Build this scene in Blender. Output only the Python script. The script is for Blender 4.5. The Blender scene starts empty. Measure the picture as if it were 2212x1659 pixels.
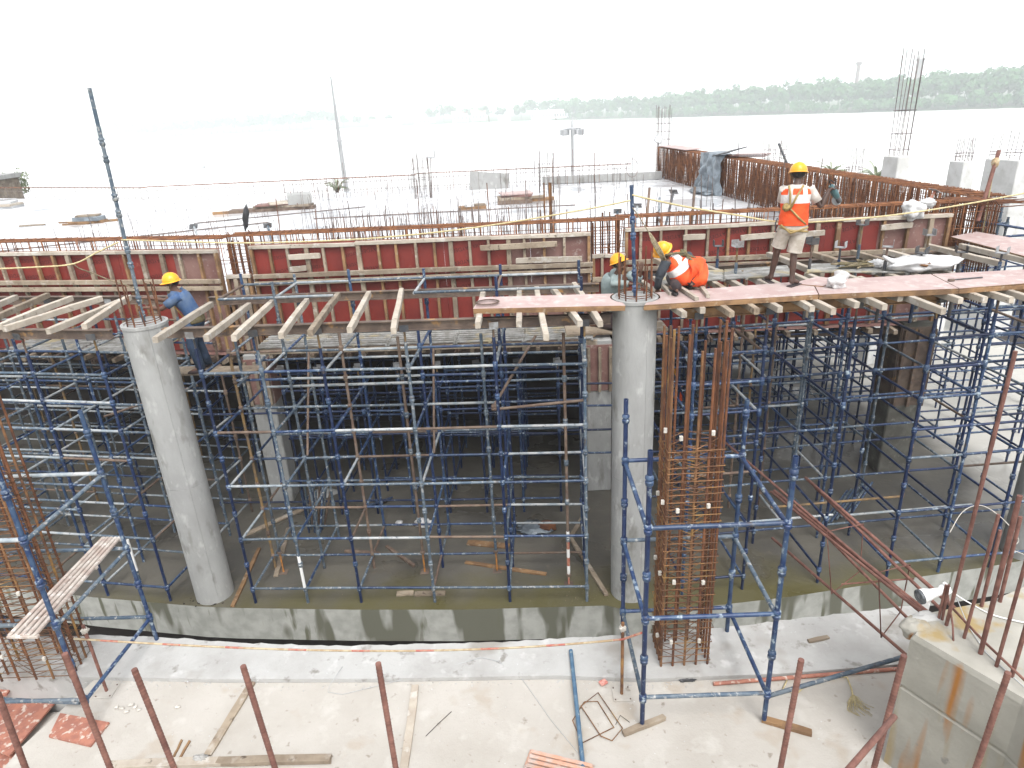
import bpy, math, random
from mathutils import Vector, Matrix
random.seed(7)
S = bpy.context.scene
COL = S.collection
RAD = math.radians

# ---------------------------------------------------------------- camera
PITCH, ROLL, CAMZ = RAD(22.1), RAD(3.04), 7.6
F_ = Vector((0, math.cos(PITCH), -math.sin(PITCH)))
U0 = Vector((0, math.sin(PITCH), math.cos(PITCH)))
R_ = Vector((1, 0, 0)) * math.cos(ROLL) - U0 * math.sin(ROLL)
U_ = U0 * math.cos(ROLL) + Vector((1, 0, 0)) * math.sin(ROLL)
CAMP = Vector((0, 0, CAMZ))
cd = bpy.data.cameras.new('camera')
cd.sensor_width = 36; cd.lens = 23.99; cd.clip_start = 0.05; cd.clip_end = 6000
cam = bpy.data.objects.new('camera', cd); COL.objects.link(cam)
mw = Matrix((R_, U_, -F_)).transposed().to_4x4(); mw.translation = CAMP
cam.matrix_world = mw
S.camera = cam

# ---------------------------------------------------------------- sky, sun, exposure (bright overcast)
SUN_EL, SUN_AZ = RAD(58), RAD(165)
w = bpy.data.worlds.new('World'); S.world = w; w.use_nodes = True
nt = w.node_tree; nt.nodes.clear()
sky = nt.nodes.new('ShaderNodeTexSky'); sky.sky_type = 'NISHITA'; sky.sun_disc = False
sky.sun_elevation = SUN_EL; sky.sun_rotation = SUN_AZ
sky.air_density = 1.0; sky.dust_density = 3.0; sky.ozone_density = 1.0
hs = nt.nodes.new('ShaderNodeHueSaturation'); hs.inputs['Saturation'].default_value = 0.12
bg = nt.nodes.new('ShaderNodeBackground'); bg.inputs['Strength'].default_value = 0.15
out = nt.nodes.new('ShaderNodeOutputWorld')
nt.links.new(sky.outputs[0], hs.inputs['Color']); nt.links.new(hs.outputs[0], bg.inputs['Color'])
nt.links.new(bg.outputs[0], out.inputs['Surface'])
sl = bpy.data.lights.new('sun', 'SUN'); sl.energy = 0.6; sl.angle = RAD(25); sl.color = (1, .97, .93)
so = bpy.data.objects.new('sun', sl); COL.objects.link(so)
sd = Vector((math.sin(SUN_AZ) * math.cos(SUN_EL), math.cos(SUN_AZ) * math.cos(SUN_EL), math.sin(SUN_EL)))
so.rotation_euler = sd.to_track_quat('Z', 'Y').to_euler(); so.location = (0, -5, 40)
S.view_settings.view_transform = 'Standard'; S.view_settings.look = 'None'
S.view_settings.gamma = 1; S.view_settings.use_curve_mapping = False
S.view_settings.exposure = 1.42
S.render.engine = 'CYCLES'
S.cycles.max_bounces = 6; S.cycles.diffuse_bounces = 3; S.cycles.glossy_bounces = 3
S.cycles.volume_bounces = 1; S.cycles.transparent_max_bounces = 6
S.cycles.use_denoising = True

# ---------------------------------------------------------------- surveying: photo rays onto level planes of known height
FPX = 1474.0
def ray(x, y):
    return F_ + R_ * ((x - 1106) / FPX) - U_ * ((y - 829.5) / FPX)
def on(x, y, z):
    d = ray(x, y); return CAMP + d * ((z - CAMZ) / d.z)
def aty(x, y, Y):
    d = ray(x, y); return CAMP + d * (Y / d.y)
def over(b, x, y):
    d = ray(x, y); return CAMP + d * (math.hypot(b[0], b[1]) / math.hypot(d.x, d.y))
V = Vector
def lerp(a, b, t): return a + (b - a) * t
def rnd(a, b): return random.uniform(a, b)

# ---------------------------------------------------------------- materials
def mk(name, c1, c2=None, rough=.7, metal=0, scale=4, lo=.42, hi=.58, stretch=(1, 1, 1), splat=None, rv=.12, bump=0, bscale=30, spec=.5, obj=False, detail=4, gloss=None):
    m = bpy.data.materials.new(name); m.use_nodes = True
    n, l = m.node_tree.nodes, m.node_tree.links
    b = n['Principled BSDF']
    b.inputs['Roughness'].default_value = rough; b.inputs['Metallic'].default_value = metal
    b.inputs['Specular IOR Level'].default_value = spec
    if obj:
        tc = n.new('ShaderNodeTexCoord'); P = tc.outputs['Object']
    else:
        g = n.new('ShaderNodeNewGeometry'); P = g.outputs['Position']
    mp = n.new('ShaderNodeMapping'); mp.inputs['Scale'].default_value = stretch
    l.new(P, mp.inputs['Vector']); vec = mp.outputs[0]
    def noise(sc, det=detail, v=None):
        t = n.new('ShaderNodeTexNoise'); t.inputs['Scale'].default_value = sc; t.inputs['Detail'].default_value = det
        t.inputs['Roughness'].default_value = .6
        l.new(v or vec, t.inputs['Vector']); return t.outputs['Fac']
    def ramp(fac, a, bb):
        r = n.new('ShaderNodeMapRange'); r.inputs['From Min'].default_value = a; r.inputs['From Max'].default_value = bb
        l.new(fac, r.inputs['Value']); return r.outputs[0]
    def mix(f, a, bb, mode='MIX'):
        x = n.new('ShaderNodeMix'); x.data_type = 'RGBA'; x.blend_type = mode
        if isinstance(f, float): x.inputs['Factor'].default_value = f
        else: l.new(f, x.inputs['Factor'])
        for s, v in ((6, a), (7, bb)):
            if isinstance(v, tuple): x.inputs[s].default_value = (*v, 1)
            else: l.new(v, x.inputs[s])
        return x.outputs[2]
    col = mix(ramp(noise(scale), lo, hi), c1, c2 or c1)
    if splat:
        for sc, ss, slo, shi in (splat if isinstance(splat, list) else [splat]):
            col = mix(ramp(noise(ss, 3), slo, shi), col, sc)
    if rv:
        oi = n.new('ShaderNodeObjectInfo')
        r = n.new('ShaderNodeMapRange'); r.inputs['To Min'].default_value = 1 - rv; r.inputs['To Max'].default_value = 1 + rv
        l.new(oi.outputs['Random'], r.inputs['Value'])
        hv = n.new('ShaderNodeHueSaturation'); l.new(r.outputs[0], hv.inputs['Value']); l.new(col, hv.inputs['Color']); col = hv.outputs[0]
    l.new(col, b.inputs['Base Color'])
    if gloss:
        r = n.new('ShaderNodeMapRange'); r.inputs['From Min'].default_value = gloss[1]; r.inputs['From Max'].default_value = gloss[2]
        r.inputs['To Min'].default_value = rough; r.inputs['To Max'].default_value = gloss[3]
        l.new(noise(gloss[0]), r.inputs['Value']); l.new(r.outputs[0], b.inputs['Roughness'])
    if bump:
        bp = n.new('ShaderNodeBump'); bp.inputs['Strength'].default_value = bump; bp.inputs['Distance'].default_value = .02
        l.new(noise(bscale, 5), bp.inputs['Height']); l.new(bp.outputs[0], b.inputs['Normal'])
    return m

MT = dict(
    tube_blue=mk('tube_blue', (.011, .028, .085), (.034, .064, .122), rough=.42, scale=9, splat=[((.24, .29, .33), 13, .57, .67), ((.06, .05, .05), 5, .66, .74)], rv=.3),
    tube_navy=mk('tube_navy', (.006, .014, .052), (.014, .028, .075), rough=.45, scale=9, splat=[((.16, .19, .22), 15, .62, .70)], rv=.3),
    tube_grey=mk('tube_grey', (.048, .075, .108), (.105, .132, .158), rough=.6, scale=7, splat=[((.30, .30, .29), 18, .56, .66), ((.06, .048, .042), 6, .62, .72)], rv=.25),
    tube_pale=mk('tube_pale', (.33, .34, .34), (.20, .235, .26), rough=.75, scale=6, splat=[((.10, .11, .13), 15, .58, .68)], rv=.2),
    tube_rust=mk('tube_rust', (.105, .068, .05), (.16, .115, .085), rough=.8, scale=8, splat=((.12, .10, .09), 20, .55, .7), rv=.25),
    tube_ochre=mk('tube_ochre', (.20, .125, .05), (.13, .09, .055), rough=.75, scale=10, rv=.2),
    jack_orange=mk('jack_orange', (.45, .19, .04), (.25, .12, .05), rough=.7, scale=20),
    rebar=mk('rebar', (.15, .058, .023), (.085, .034, .019), rough=.85, scale=6, rv=.25),
    rebar_bright=mk('rebar_bright', (.205, .080, .028), (.12, .045, .020), rough=.85, scale=5, rv=.22),
    rebar_yellow=mk('rebar_yellow', (.195, .095, .040), (.10, .048, .026), rough=.85, scale=5, splat=((.30, .17, .05), 3, .56, .7), rv=.25),
    rebar_red=mk('rebar_red', (.20, .092, .07), (.13, .055, .042), rough=.8, scale=9, rv=.15, bump=.4, bscale=160),
    rebar_grey=mk('rebar_grey', (.10, .082, .078), (.17, .135, .12), rough=.8, scale=5, rv=.3),
    wire=mk('wire', (.05, .045, .04), rough=.6),
    timber=mk('timber', (.31, .255, .19), (.185, .14, .10), rough=.85, scale=3, lo=.35, hi=.65, splat=[((.09, .065, .045), 9, .60, .72), ((.37, .33, .28), 5, .58, .7)], rv=.2, bump=.25, bscale=40),
    timber_pale=mk('timber_pale', (.42, .375, .315), (.29, .245, .195), rough=.85, scale=3, lo=.35, hi=.65, splat=[((.12, .095, .07), 12, .62, .72), ((.46, .43, .39), 6, .56, .68)], rv=.15, bump=.25, bscale=40),
    timber_brown=mk('timber_brown', (.25, .145, .068), (.155, .088, .045), rough=.8, scale=4, splat=((.31, .24, .165), 7, .58, .7), rv=.2, bump=.2),
    ply_red=mk('ply_red', (.205, .026, .018), (.135, .017, .014), rough=.5, scale=2.2, lo=.35, hi=.7, splat=((.24, .085, .06), 6, .64, .8), rv=.12),
    ply_worn=mk('ply_worn', (.21, .118, .10), (.155, .075, .065), rough=.7, scale=3, lo=.38, hi=.64, splat=((.30, .235, .21), 11, .58, .74), rv=.1),
    ply_deck=mk('ply_deck', (.42, .325, .305), (.36, .255, .24), rough=.6, scale=2.5, lo=.35, hi=.65, splat=((.47, .42, .40), 7, .52, .72), rv=.06),
    steel_brown=mk('steel_brown', (.135, .098, .075), (.085, .06, .048), rough=.7, scale=5, splat=((.30, .17, .07), 4, .62, .7), rv=.1),
    steel_grey=mk('steel_grey', (.30, .31, .32), (.18, .17, .165), rough=.6, scale=7, rv=.15),
    slat_grey=mk('slat_grey', (.28, .28, .27), (.17, .165, .15), rough=.65, scale=5, splat=((.30, .255, .16), 2, .55, .65), rv=.12),
    slat_cream=mk('slat_cream', (.42, .37, .33), (.33, .26, .225), rough=.7, scale=7, splat=((.66, .62, .58), 12, .55, .7), rv=.08),
    slat_orange=mk('slat_orange', (.48, .27, .19), (.42, .34, .30), rough=.75, scale=9, rv=.12),
    conc_col=mk('conc_col', (.33, .333, .325), (.255, .255, .248), rough=.85, scale=2.2, lo=.35, hi=.7, stretch=(1, 1, .45), splat=[((.18, .176, .162), 3.2, .58, .72), ((.39, .39, .38), 7, .58, .72)], rv=.05, bump=.35, bscale=25),
    conc_white=mk('conc_white', (.41, .407, .395), (.335, .328, .314), rough=.9, scale=1.6, lo=.38, hi=.66, splat=[((.23, .22, .20), 6, .60, .72), ((.48, .475, .465), 4, .58, .7), ((.27, .255, .23), 1.1, .56, .66)], rv=0, bump=.45, bscale=18),
    conc_deck=mk('conc_deck', (.425, .40, .365), (.36, .335, .298), rough=.9, scale=1.1, lo=.35, hi=.68, splat=[((.25, .22, .185), 9, .64, .74), ((.455, .435, .40), 3, .56, .72), ((.37, .33, .28), 1.7, .58, .66)], rv=0, bump=.35, bscale=22),
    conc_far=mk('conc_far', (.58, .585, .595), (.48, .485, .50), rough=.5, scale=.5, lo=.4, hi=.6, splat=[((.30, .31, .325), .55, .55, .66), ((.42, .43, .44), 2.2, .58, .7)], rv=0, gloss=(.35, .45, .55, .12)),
    wood_red=mk('wood_red', (.36, .15, .10), (.27, .11, .08), rough=.8, scale=9, splat=((.50, .42, .36), 13, .56, .66), rv=.1),
    white_sack=mk('white_sack', (.58, .58, .58), (.46, .455, .45), rough=.7, scale=7, rv=.05, bump=.5, bscale=18),
    tarp=mk('tarp', (.20, .235, .265), (.11, .13, .15), rough=.4, scale=4, rv=0, bump=.6, bscale=9),
    tarp_black=mk('tarp_black', (.02, .02, .022), (.05, .05, .055), rough=.4, scale=6, bump=.5, bscale=9),
    rope=mk('rope', (.52, .44, .25), (.40, .33, .18), rough=.9, scale=30, rv=.05),
    rope_old=mk('rope_old', (.26, .215, .14), (.16, .13, .08), rough=.9, scale=25),
    tape_red=mk('tape_red', (.40, .115, .085), (.42, .25, .17), rough=.6, scale=14),
    tape_pale=mk('tape_pale', (.48, .40, .27), (.36, .26, .15), rough=.7, scale=14),
    skin=mk('skin', (.135, .065, .04), (.105, .05, .032), rough=.55, scale=8, rv=.15),
    skin_dark=mk('skin_dark', (.075, .038, .027), (.055, .03, .022), rough=.5, scale=8, rv=0),
    hair=mk('hair', (.012, .010, .009), rough=.6),
    helmet=mk('helmet', (.80, .36, .012), (.72, .30, .01), rough=.3, scale=6, rv=0),
    vest=mk('vest', (.78, .085, .012), (.66, .065, .01), rough=.7, scale=9, rv=0, bump=.4, bscale=16),
    reflect=mk('reflect', (.66, .64, .62), (.56, .52, .52), rough=.35, scale=20, rv=0),
    shirt_white=mk('shirt_white', (.56, .52, .48), (.46, .41, .37), rough=.85, scale=12, rv=0, bump=.4, bscale=20),
    shorts=mk('shorts', (.46, .42, .37), (.36, .32, .27), rough=.85, scale=8, rv=0, bump=.4, bscale=16),
    shirt_blue=mk('shirt_blue', (.045, .095, .21), (.085, .13, .21), rough=.85, scale=6, rv=0, bump=.4, bscale=16),
    shirt_grey=mk('shirt_grey', (.26, .31, .305), (.20, .245, .245), rough=.85, scale=6, rv=0, bump=.4, bscale=16),
    shirt_dark=mk('shirt_dark', (.05, .06, .072), (.035, .04, .05), rough=.85, scale=6, rv=0, bump=.4, bscale=16),
    jeans=mk('jeans', (.035, .06, .11), (.02, .035, .065), rough=.85, scale=7, rv=0, bump=.3, bscale=20),
    dark_cloth=mk('dark_cloth', (.03, .022, .024), (.05, .032, .032), rough=.9, scale=7, rv=0),
    harness=mk('harness', (.36, .255, .10), (.25, .18, .07), rough=.85, scale=14, rv=0),
    harness_dark=mk('harness_dark', (.10, .085, .05), (.17, .14, .07), rough=.85, scale=24, rv=0),
    tool_teal=mk('tool_teal', (.055, .115, .125), rough=.4, rv=0),
    black=mk('black', (.012, .012, .013), rough=.5, rv=0),
    dark_metal=mk('dark_metal', (.05, .055, .065), (.09, .085, .085), rough=.5, metal=.3, scale=9),
    white_plastic=mk('white_plastic', (.80, .80, .79), rough=.35, rv=0),
    lens_grey=mk('lens_grey', (.10, .11, .12), (.06, .065, .07), rough=.25, scale=30, rv=0),
    cover_block=mk('cover_block', (.56, .53, .48), (.46, .43, .38), rough=.9, scale=20),
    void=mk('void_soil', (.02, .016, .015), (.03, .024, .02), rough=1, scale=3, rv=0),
    bank=mk('bank_grass', (.03, .07, .025), (.06, .09, .03), rough=.95, scale=.1, rv=0),
    pipe_blue=mk('pipe_blue', (.05, .11, .19), (.09, .16, .23), rough=.5, scale=8, splat=((.25, .28, .29), 16, .6, .7), rv=0),
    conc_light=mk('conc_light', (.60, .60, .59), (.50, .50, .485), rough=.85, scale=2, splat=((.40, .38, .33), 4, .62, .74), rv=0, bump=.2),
    conc_dark=mk('conc_dark', (.13, .128, .112), (.085, .082, .07), rough=.9, scale=2, splat=((.19, .18, .16), 6, .6, .7), rv=0, bump=.3),
    soil=mk('soil', (.30, .27, .21), (.16, .18, .09), rough=.95, scale=.25, rv=0),
    leaf=mk('leaf', (.020, .085, .022), (.050, .150, .035), rough=.75, scale=.12, lo=.35, hi=.65, rv=.1),
    leaf_near=mk('leaf_near', (.13, .17, .08), (.20, .23, .13), rough=.6, scale=2, rv=.1),
    bark=mk('bark', (.14, .10, .075), (.09, .07, .055), rough=.9, scale=2),
    house_white=mk('house_white', (.78, .79, .80), (.70, .71, .72), rough=.8, scale=.2),
    house_roof=mk('house_roof', (.42, .17, .13), (.34, .14, .11), rough=.8, scale=.3),
    window_dark=mk('window_dark', (.06, .07, .08), rough=.2, rv=0),
    chimney=mk('chimney_brick', (.16, .11, .10), (.12, .09, .085), rough=.9, scale=.2),
    pole_grey=mk('pole_grey', (.42, .43, .44), (.36, .37, .38), rough=.5, scale=1),
    brick_red=mk('brick_red', (.40, .10, .075), (.48, .26, .22), rough=.85, scale=20),
)
def water_mat():
    m = mk('river_water', (.70, .70, .69), (.74, .73, .71), rough=.3, scale=.02, rv=0, bump=.25, bscale=.25, spec=.8)
    return m
MT['water'] = water_mat()

def floor_mat():
    """site slab: grey-brown screed, damp, with green algae growing along its open front edge and puddles"""
    m = bpy.data.materials.new('damp_slab'); m.use_nodes = True
    n, l = m.node_tree.nodes, m.node_tree.links; b = n['Principled BSDF']
    g = n.new('ShaderNodeNewGeometry'); sx = n.new('ShaderNodeSeparateXYZ'); l.new(g.outputs['Position'], sx.inputs[0])
    def N(sc, d=5):
        t = n.new('ShaderNodeTexNoise'); t.inputs['Scale'].default_value = sc; t.inputs['Detail'].default_value = d
        l.new(g.outputs['Position'], t.inputs['Vector']); return t.outputs['Fac']
    def MR(v, a, bb, c=0, d=1):
        r = n.new('ShaderNodeMapRange'); r.inputs[1].default_value = a; r.inputs[2].default_value = bb
        r.inputs[3].default_value = c; r.inputs[4].default_value = d; l.new(v, r.inputs[0]); return r.outputs[0]
    def MA(op, a, bb):
        x = n.new('ShaderNodeMath'); x.operation = op
        for i, v in enumerate((a, bb)):
            if isinstance(v, (int, float)): x.inputs[i].default_value = v
            else: l.new(v, x.inputs[i])
        return x.outputs[0]
    def MX(f, a, bb):
        x = n.new('ShaderNodeMix'); x.data_type = 'RGBA'; l.new(f, x.inputs[0])
        for s, v in ((6, a), (7, bb)):
            if isinstance(v, tuple): x.inputs[s].default_value = (*v, 1)
            else: l.new(v, x.inputs[s])
        return x.outputs[2]
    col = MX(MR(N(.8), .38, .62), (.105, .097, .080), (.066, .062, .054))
    col = MX(MR(N(5), .60, .72), col, (.105, .090, .070))
    edge = MA('ADD', sx.outputs['Y'], MR(N(1.3), 0, 1, -.9, .9))
    col = MX(MR(edge, 10.1, 9.1), col, (.082, .073, .030))
    sky_pale = MA('ADD', MA('ADD', sx.outputs['X'], MA('MULTIPLY', sx.outputs['Y'], .06)), MR(N(.5), 0, 1, -1.6, 1.6))
    col = MX(MR(sky_pale, 9.8, 11.2), col, (.40, .388, .355))  # far right coloured paler, standing in for open-sky light beyond the deck
    l.new(col, b.inputs['Base Color'])
    l.new(MR(N(.55), .50, .60, .75, .22), b.inputs['Roughness'])
    bp = n.new('ShaderNodeBump'); bp.inputs['Strength'].default_value = .3; bp.inputs['Distance'].default_value = .02
    l.new(N(14), bp.inputs['Height']); l.new(bp.outputs[0], b.inputs['Normal'])
    return m
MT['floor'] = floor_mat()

def fascia_mat():
    """slab edge: pale cement with wet dark-green runs coming down from the top"""
    m = bpy.data.materials.new('stained_edge'); m.use_nodes = True
    n, l = m.node_tree.nodes, m.node_tree.links; b = n['Principled BSDF']
    g = n.new('ShaderNodeNewGeometry')
    def N(sc, st):
        mp = n.new('ShaderNodeMapping'); mp.inputs['Scale'].default_value = st; l.new(g.outputs['Position'], mp.inputs[0])
        t = n.new('ShaderNodeTexNoise'); t.inputs['Scale'].default_value = sc; t.inputs['Detail'].default_value = 3; l.new(mp.outputs[0], t.inputs['Vector']); return t.outputs['Fac']
    def MR(v, a, bb):
        r = n.new('ShaderNodeMapRange'); r.inputs[1].default_value = a; r.inputs[2].default_value = bb; l.new(v, r.inputs[0]); return r.outputs[0]
    def MX(f, a, bb):
        x = n.new('ShaderNodeMix'); x.data_type = 'RGBA'; l.new(f, x.inputs[0])
        for s, v in ((6, a), (7, bb)):
            if isinstance(v, tuple): x.inputs[s].default_value = (*v, 1)
            else: l.new(v, x.inputs[s])
        return x.outputs[2]
    col = MX(MR(N(5, (1, 1, 1)), .35, .65), (.36, .36, .335), (.27, .275, .25))
    sx = n.new('ShaderNodeSeparateXYZ'); l.new(g.outputs['Position'], sx.inputs[0])
    def MA(op, a, bb):
        x = n.new('ShaderNodeMath'); x.operation = op
        for i, v in enumerate((a, bb)):
            if isinstance(v, (int, float)): x.inputs[i].default_value = v
            else: l.new(v, x.inputs[i])
        return x.outputs[0]
    wet = MA('ADD', N(1.5, (1, 1, .25)), MA('SUBTRACT', MA('MULTIPLY', MR(sx.outputs['X'], -2.6, -1.4), .06), MA('ADD', MA('MULTIPLY', MR(sx.outputs['X'], 6.2, 7.4), .2), .055)))
    col = MX(MR(wet, .50, .545), col, (.115, .115, .088))
    col = MX(MR(N(6, (1, 1, .15)), .60, .68), col, (.11, .11, .078))
    l.new(col, b.inputs['Base Color']); b.inputs['Roughness'].default_value = .75
    return m
MT['fascia'] = fascia_mat()

def block_mat():
    """pale concrete with orange rust runs"""
    m = bpy.data.materials.new('rust_streaked'); m.use_nodes = True
    n, l = m.node_tree.nodes, m.node_tree.links; b = n['Principled BSDF']
    g = n.new('ShaderNodeNewGeometry')
    def N(sc, st, d=4):
        mp = n.new('ShaderNodeMapping'); mp.inputs['Scale'].default_value = st; l.new(g.outputs['Position'], mp.inputs[0])
        t = n.new('ShaderNodeTexNoise'); t.inputs['Scale'].default_value = sc; t.inputs['Detail'].default_value = d; l.new(mp.outputs[0], t.inputs['Vector']); return t.outputs['Fac']
    def MR(v, a, bb):
        r = n.new('ShaderNodeMapRange'); r.inputs[1].default_value = a; r.inputs[2].default_value = bb; l.new(v, r.inputs[0]); return r.outputs[0]
    def MX(f, a, bb):
        x = n.new('ShaderNodeMix'); x.data_type = 'RGBA'; l.new(f, x.inputs[0])
        for s, v in ((6, a), (7, bb)):
            if isinstance(v, tuple): x.inputs[s].default_value = (*v, 1)
            else: l.new(v, x.inputs[s])
        return x.outputs[2]
    col = MX(MR(N(2.5, (1, 1, 1)), .35, .65), (.36, .345, .305), (.27, .26, .225))
    col = MX(MR(N(3.4, (1, 1, .12)), .52, .64), col, (.29, .215, .10))
    sn = n.new('ShaderNodeSeparateXYZ'); l.new(g.outputs['Normal'], sn.inputs[0])
    mu = n.new('ShaderNodeMath'); mu.operation = 'MULTIPLY_ADD'; l.new(sn.outputs['Z'], mu.inputs[0]); mu.inputs[1].default_value = -.11; l.new(N(4.5, (1, 1, .10), 2), mu.inputs[2])
    col = MX(MR(mu.outputs[0], .54, .62), col, (.34, .145, .035))
    col = MX(MR(N(9, (1, 1, .7)), .66, .72), col, (.24, .23, .21))
    l.new(col, b.inputs['Base Color']); b.inputs['Roughness'].default_value = .85
    bp = n.new('ShaderNodeBump'); bp.inputs['Strength'].default_value = .35; bp.inputs['Distance'].default_value = .015
    l.new(N(22, (1, 1, 1)), bp.inputs['Height']); l.new(bp.outputs[0], b.inputs['Normal'])
    return m
MT['block'] = block_mat()

# ---------------------------------------------------------------- object helpers
WM = {}                                    # world matrix of every object built
def mat_of(m): return MT[m] if isinstance(m, str) else m
def mesh(name, verts, faces, m, smooth=False, mids=None):
    me = bpy.data.meshes.new(name); me.from_pydata([tuple(v) for v in verts], [], faces)
    for q in (m if isinstance(m, (list, tuple)) else [m]): me.materials.append(mat_of(q))
    if smooth: me.polygons.foreach_set('use_smooth', [True] * len(me.polygons))
    if mids: me.polygons.foreach_set('material_index', mids)
    me.update(); return me
def put(name, me, M=None, parent=None):
    o = bpy.data.objects.new(name, me); COL.objects.link(o)
    M = M or Matrix()
    o.matrix_basis = M; WM[o.name] = M
    if parent is not None:
        o.parent = parent; o.matrix_parent_inverse = WM[parent.name].inverted_safe()
    return o
def tag(o, label=None, cat=None, group=None, kind=None):
    if label: o['label'] = label
    if cat: o['category'] = cat
    if group: o['group'] = group
    if kind: o['kind'] = kind
    return o
def thing(name, label, cat, loc=(0, 0, 0), group=None):
    o = put(name, None, Matrix.Translation(V(loc))); o.empty_display_size = .2
    return tag(o, label, cat, group)
CACHE = {}
def cyl_mesh(m, n=8, hollow=False):
    k = ('cyl', m, n, hollow)
    if k not in CACHE:
        vs = [(math.cos(2 * math.pi * i / n), math.sin(2 * math.pi * i / n), z) for z in (0, 1) for i in range(n)]
        fs = [(i, (i + 1) % n, n + (i + 1) % n, n + i) for i in range(n)] + [tuple(range(n - 1, -1, -1))]
        if hollow:
            b = len(vs)
            vs += [(.8 * math.cos(2 * math.pi * i / n), .8 * math.sin(2 * math.pi * i / n), z) for z in (1, .93) for i in range(n)]
            fs += [(n + i, n + (i + 1) % n, b + (i + 1) % n, b + i) for i in range(n)]
            fs += [(b + i, b + (i + 1) % n, b + n + (i + 1) % n, b + n + i) for i in range(n)] + [tuple(range(b + n, b + 2 * n))]
        else: fs.append(tuple(range(n, 2 * n)))
        me = mesh('round_bar', vs, fs, m)
        me.polygons.foreach_set('use_smooth', [i < n for i in range(len(fs))])
        CACHE[k] = me
    return CACHE[k]
def seg(p, q):
    p, q = V(p), V(q); d = q - p
    return Matrix.Translation(p) @ d.to_track_quat('Z', 'Y').to_matrix().to_4x4(), d.length
def tube(name, p, q, r, m, parent=None, n=8, hollow=False):
    M, L = seg(p, q)
    return put(name, cyl_mesh(m, n, hollow), M @ Matrix.Diagonal((r, r, L, 1)), parent)
def lathe(prof, m, n=10, name='lathe', cap=True):
    vs, fs = [], []
    for r, z in prof: vs += [(r * math.cos(2 * math.pi * i / n), r * math.sin(2 * math.pi * i / n), z) for i in range(n)]
    for j in range(len(prof) - 1):
        for i in range(n): fs.append((j * n + i, j * n + (i + 1) % n, (j + 1) * n + (i + 1) % n, (j + 1) * n + i))
    if cap: fs += [tuple(range(n - 1, -1, -1)), tuple(range((len(prof) - 1) * n, len(prof) * n))]
    me = mesh(name, vs, fs, m, smooth=True); me.set_sharp_from_angle(angle=RAD(38)); return me
def smooth(pts, k=6):
    pts = [V(p) for p in pts]; n = len(pts); r = []
    for i in range(n - 1):
        a, b, c, d = pts[max(i - 1, 0)], pts[i], pts[i + 1], pts[min(i + 2, n - 1)]
        for j in range(k):
            f = j / k; r.append(.5 * (2 * b + (c - a) * f + (2 * a - 5 * b + 4 * c - d) * f * f + (3 * b - a - 3 * c + d) * f ** 3))
    return r + [pts[-1]]
def sweep(pts, r, m, n=6, closed=False, name='sweep', rfun=None, mids=None):
    pts = [V(p) for p in pts]; vs, fs, mi = [], [], []
    N = len(pts); up = V((0.0123, .021, 1)).normalized()
    prev = None
    for i, p in enumerate(pts):
        a = pts[(i - 1) % N] if (closed or i) else p; b = pts[(i + 1) % N] if (closed or i < N - 1) else p
        t = (b - a).normalized()
        if prev is None:
            s = t.cross(up)
            if s.length < .05: s = t.cross(V((1, 0, 0)))
        else: s = prev - t * prev.dot(t)
        s.normalize(); prev = s; u = t.cross(s)
        rr = rfun(i / (N - 1)) if rfun else r
        vs += [p + (s * math.cos(2 * math.pi * k / n) + u * math.sin(2 * math.pi * k / n)) * rr for k in range(n)]
    for i in range(N if closed else N - 1):
        j = (i + 1) % N
        for k in range(n):
            fs.append((i * n + k, i * n + (k + 1) % n, j * n + (k + 1) % n, j * n + k)); mi.append(mids(i) if mids else 0)
    if not closed:
        fs += [tuple(range(n - 1, -1, -1)), tuple(range((N - 1) * n, N * n))]; mi += [mi[0], mi[-1]]
    return mesh(name, vs, fs, m, smooth=True, mids=mi)
def box_mesh(sx, sy, sz, m, ch=.004, name='box'):
    """box centred on x,y,z with small chamfers"""
    vs, c = [], min(ch, sx * .3, sy * .3, sz * .3)
    hx, hy, hz = sx / 2, sy / 2, sz / 2
    for a in (-1, 1):
        for b in (-1, 1):
            for d in (-1, 1):
                vs += [(a * hx, b * (hy - c), d * (hz - c)), (a * (hx - c), b * hy, d * (hz - c)), (a * (hx - c), b * (hy - c), d * hz)]
    I = lambda a, b, d, k: ((a > 0) * 4 + (b > 0) * 2 + (d > 0)) * 3 + k
    fs = []
    for s in (-1, 1):
        q = [I(s, -1, -1, 0), I(s, 1, -1, 0), I(s, 1, 1, 0), I(s, -1, 1, 0)]; fs.append(q if s > 0 else q[::-1])
        q = [I(-1, s, -1, 1), I(1, s, -1, 1), I(1, s, 1, 1), I(-1, s, 1, 1)]; fs.append(q[::-1] if s > 0 else q)
        q = [I(-1, -1, s, 2), I(1, -1, s, 2), I(1, 1, s, 2), I(-1, 1, s, 2)]; fs.append(q if s > 0 else q[::-1])
    for a in (-1, 1):
        for b in (-1, 1):
            q = [I(a, b, -1, 0), I(a, b, -1, 1), I(a, b, 1, 1), I(a, b, 1, 0)]; fs.append(q if a * b > 0 else q[::-1])
            q = [I(a, -1, b, 0), I(a, -1, b, 2), I(a, 1, b, 2), I(a, 1, b, 0)]; fs.append(q[::-1] if a * b < 0 else q)
            q = [I(-1, a, b, 1), I(-1, a, b, 2), I(1, a, b, 2), I(1, a, b, 1)]; fs.append(q if a * b < 0 else q[::-1])
            for d in (-1, 1):
                q = [I(a, b, d, 0), I(a, b, d, 1), I(a, b, d, 2)]; fs.append(q if a * b * d > 0 else q[::-1])
    return mesh(name, vs, fs, m)
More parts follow.
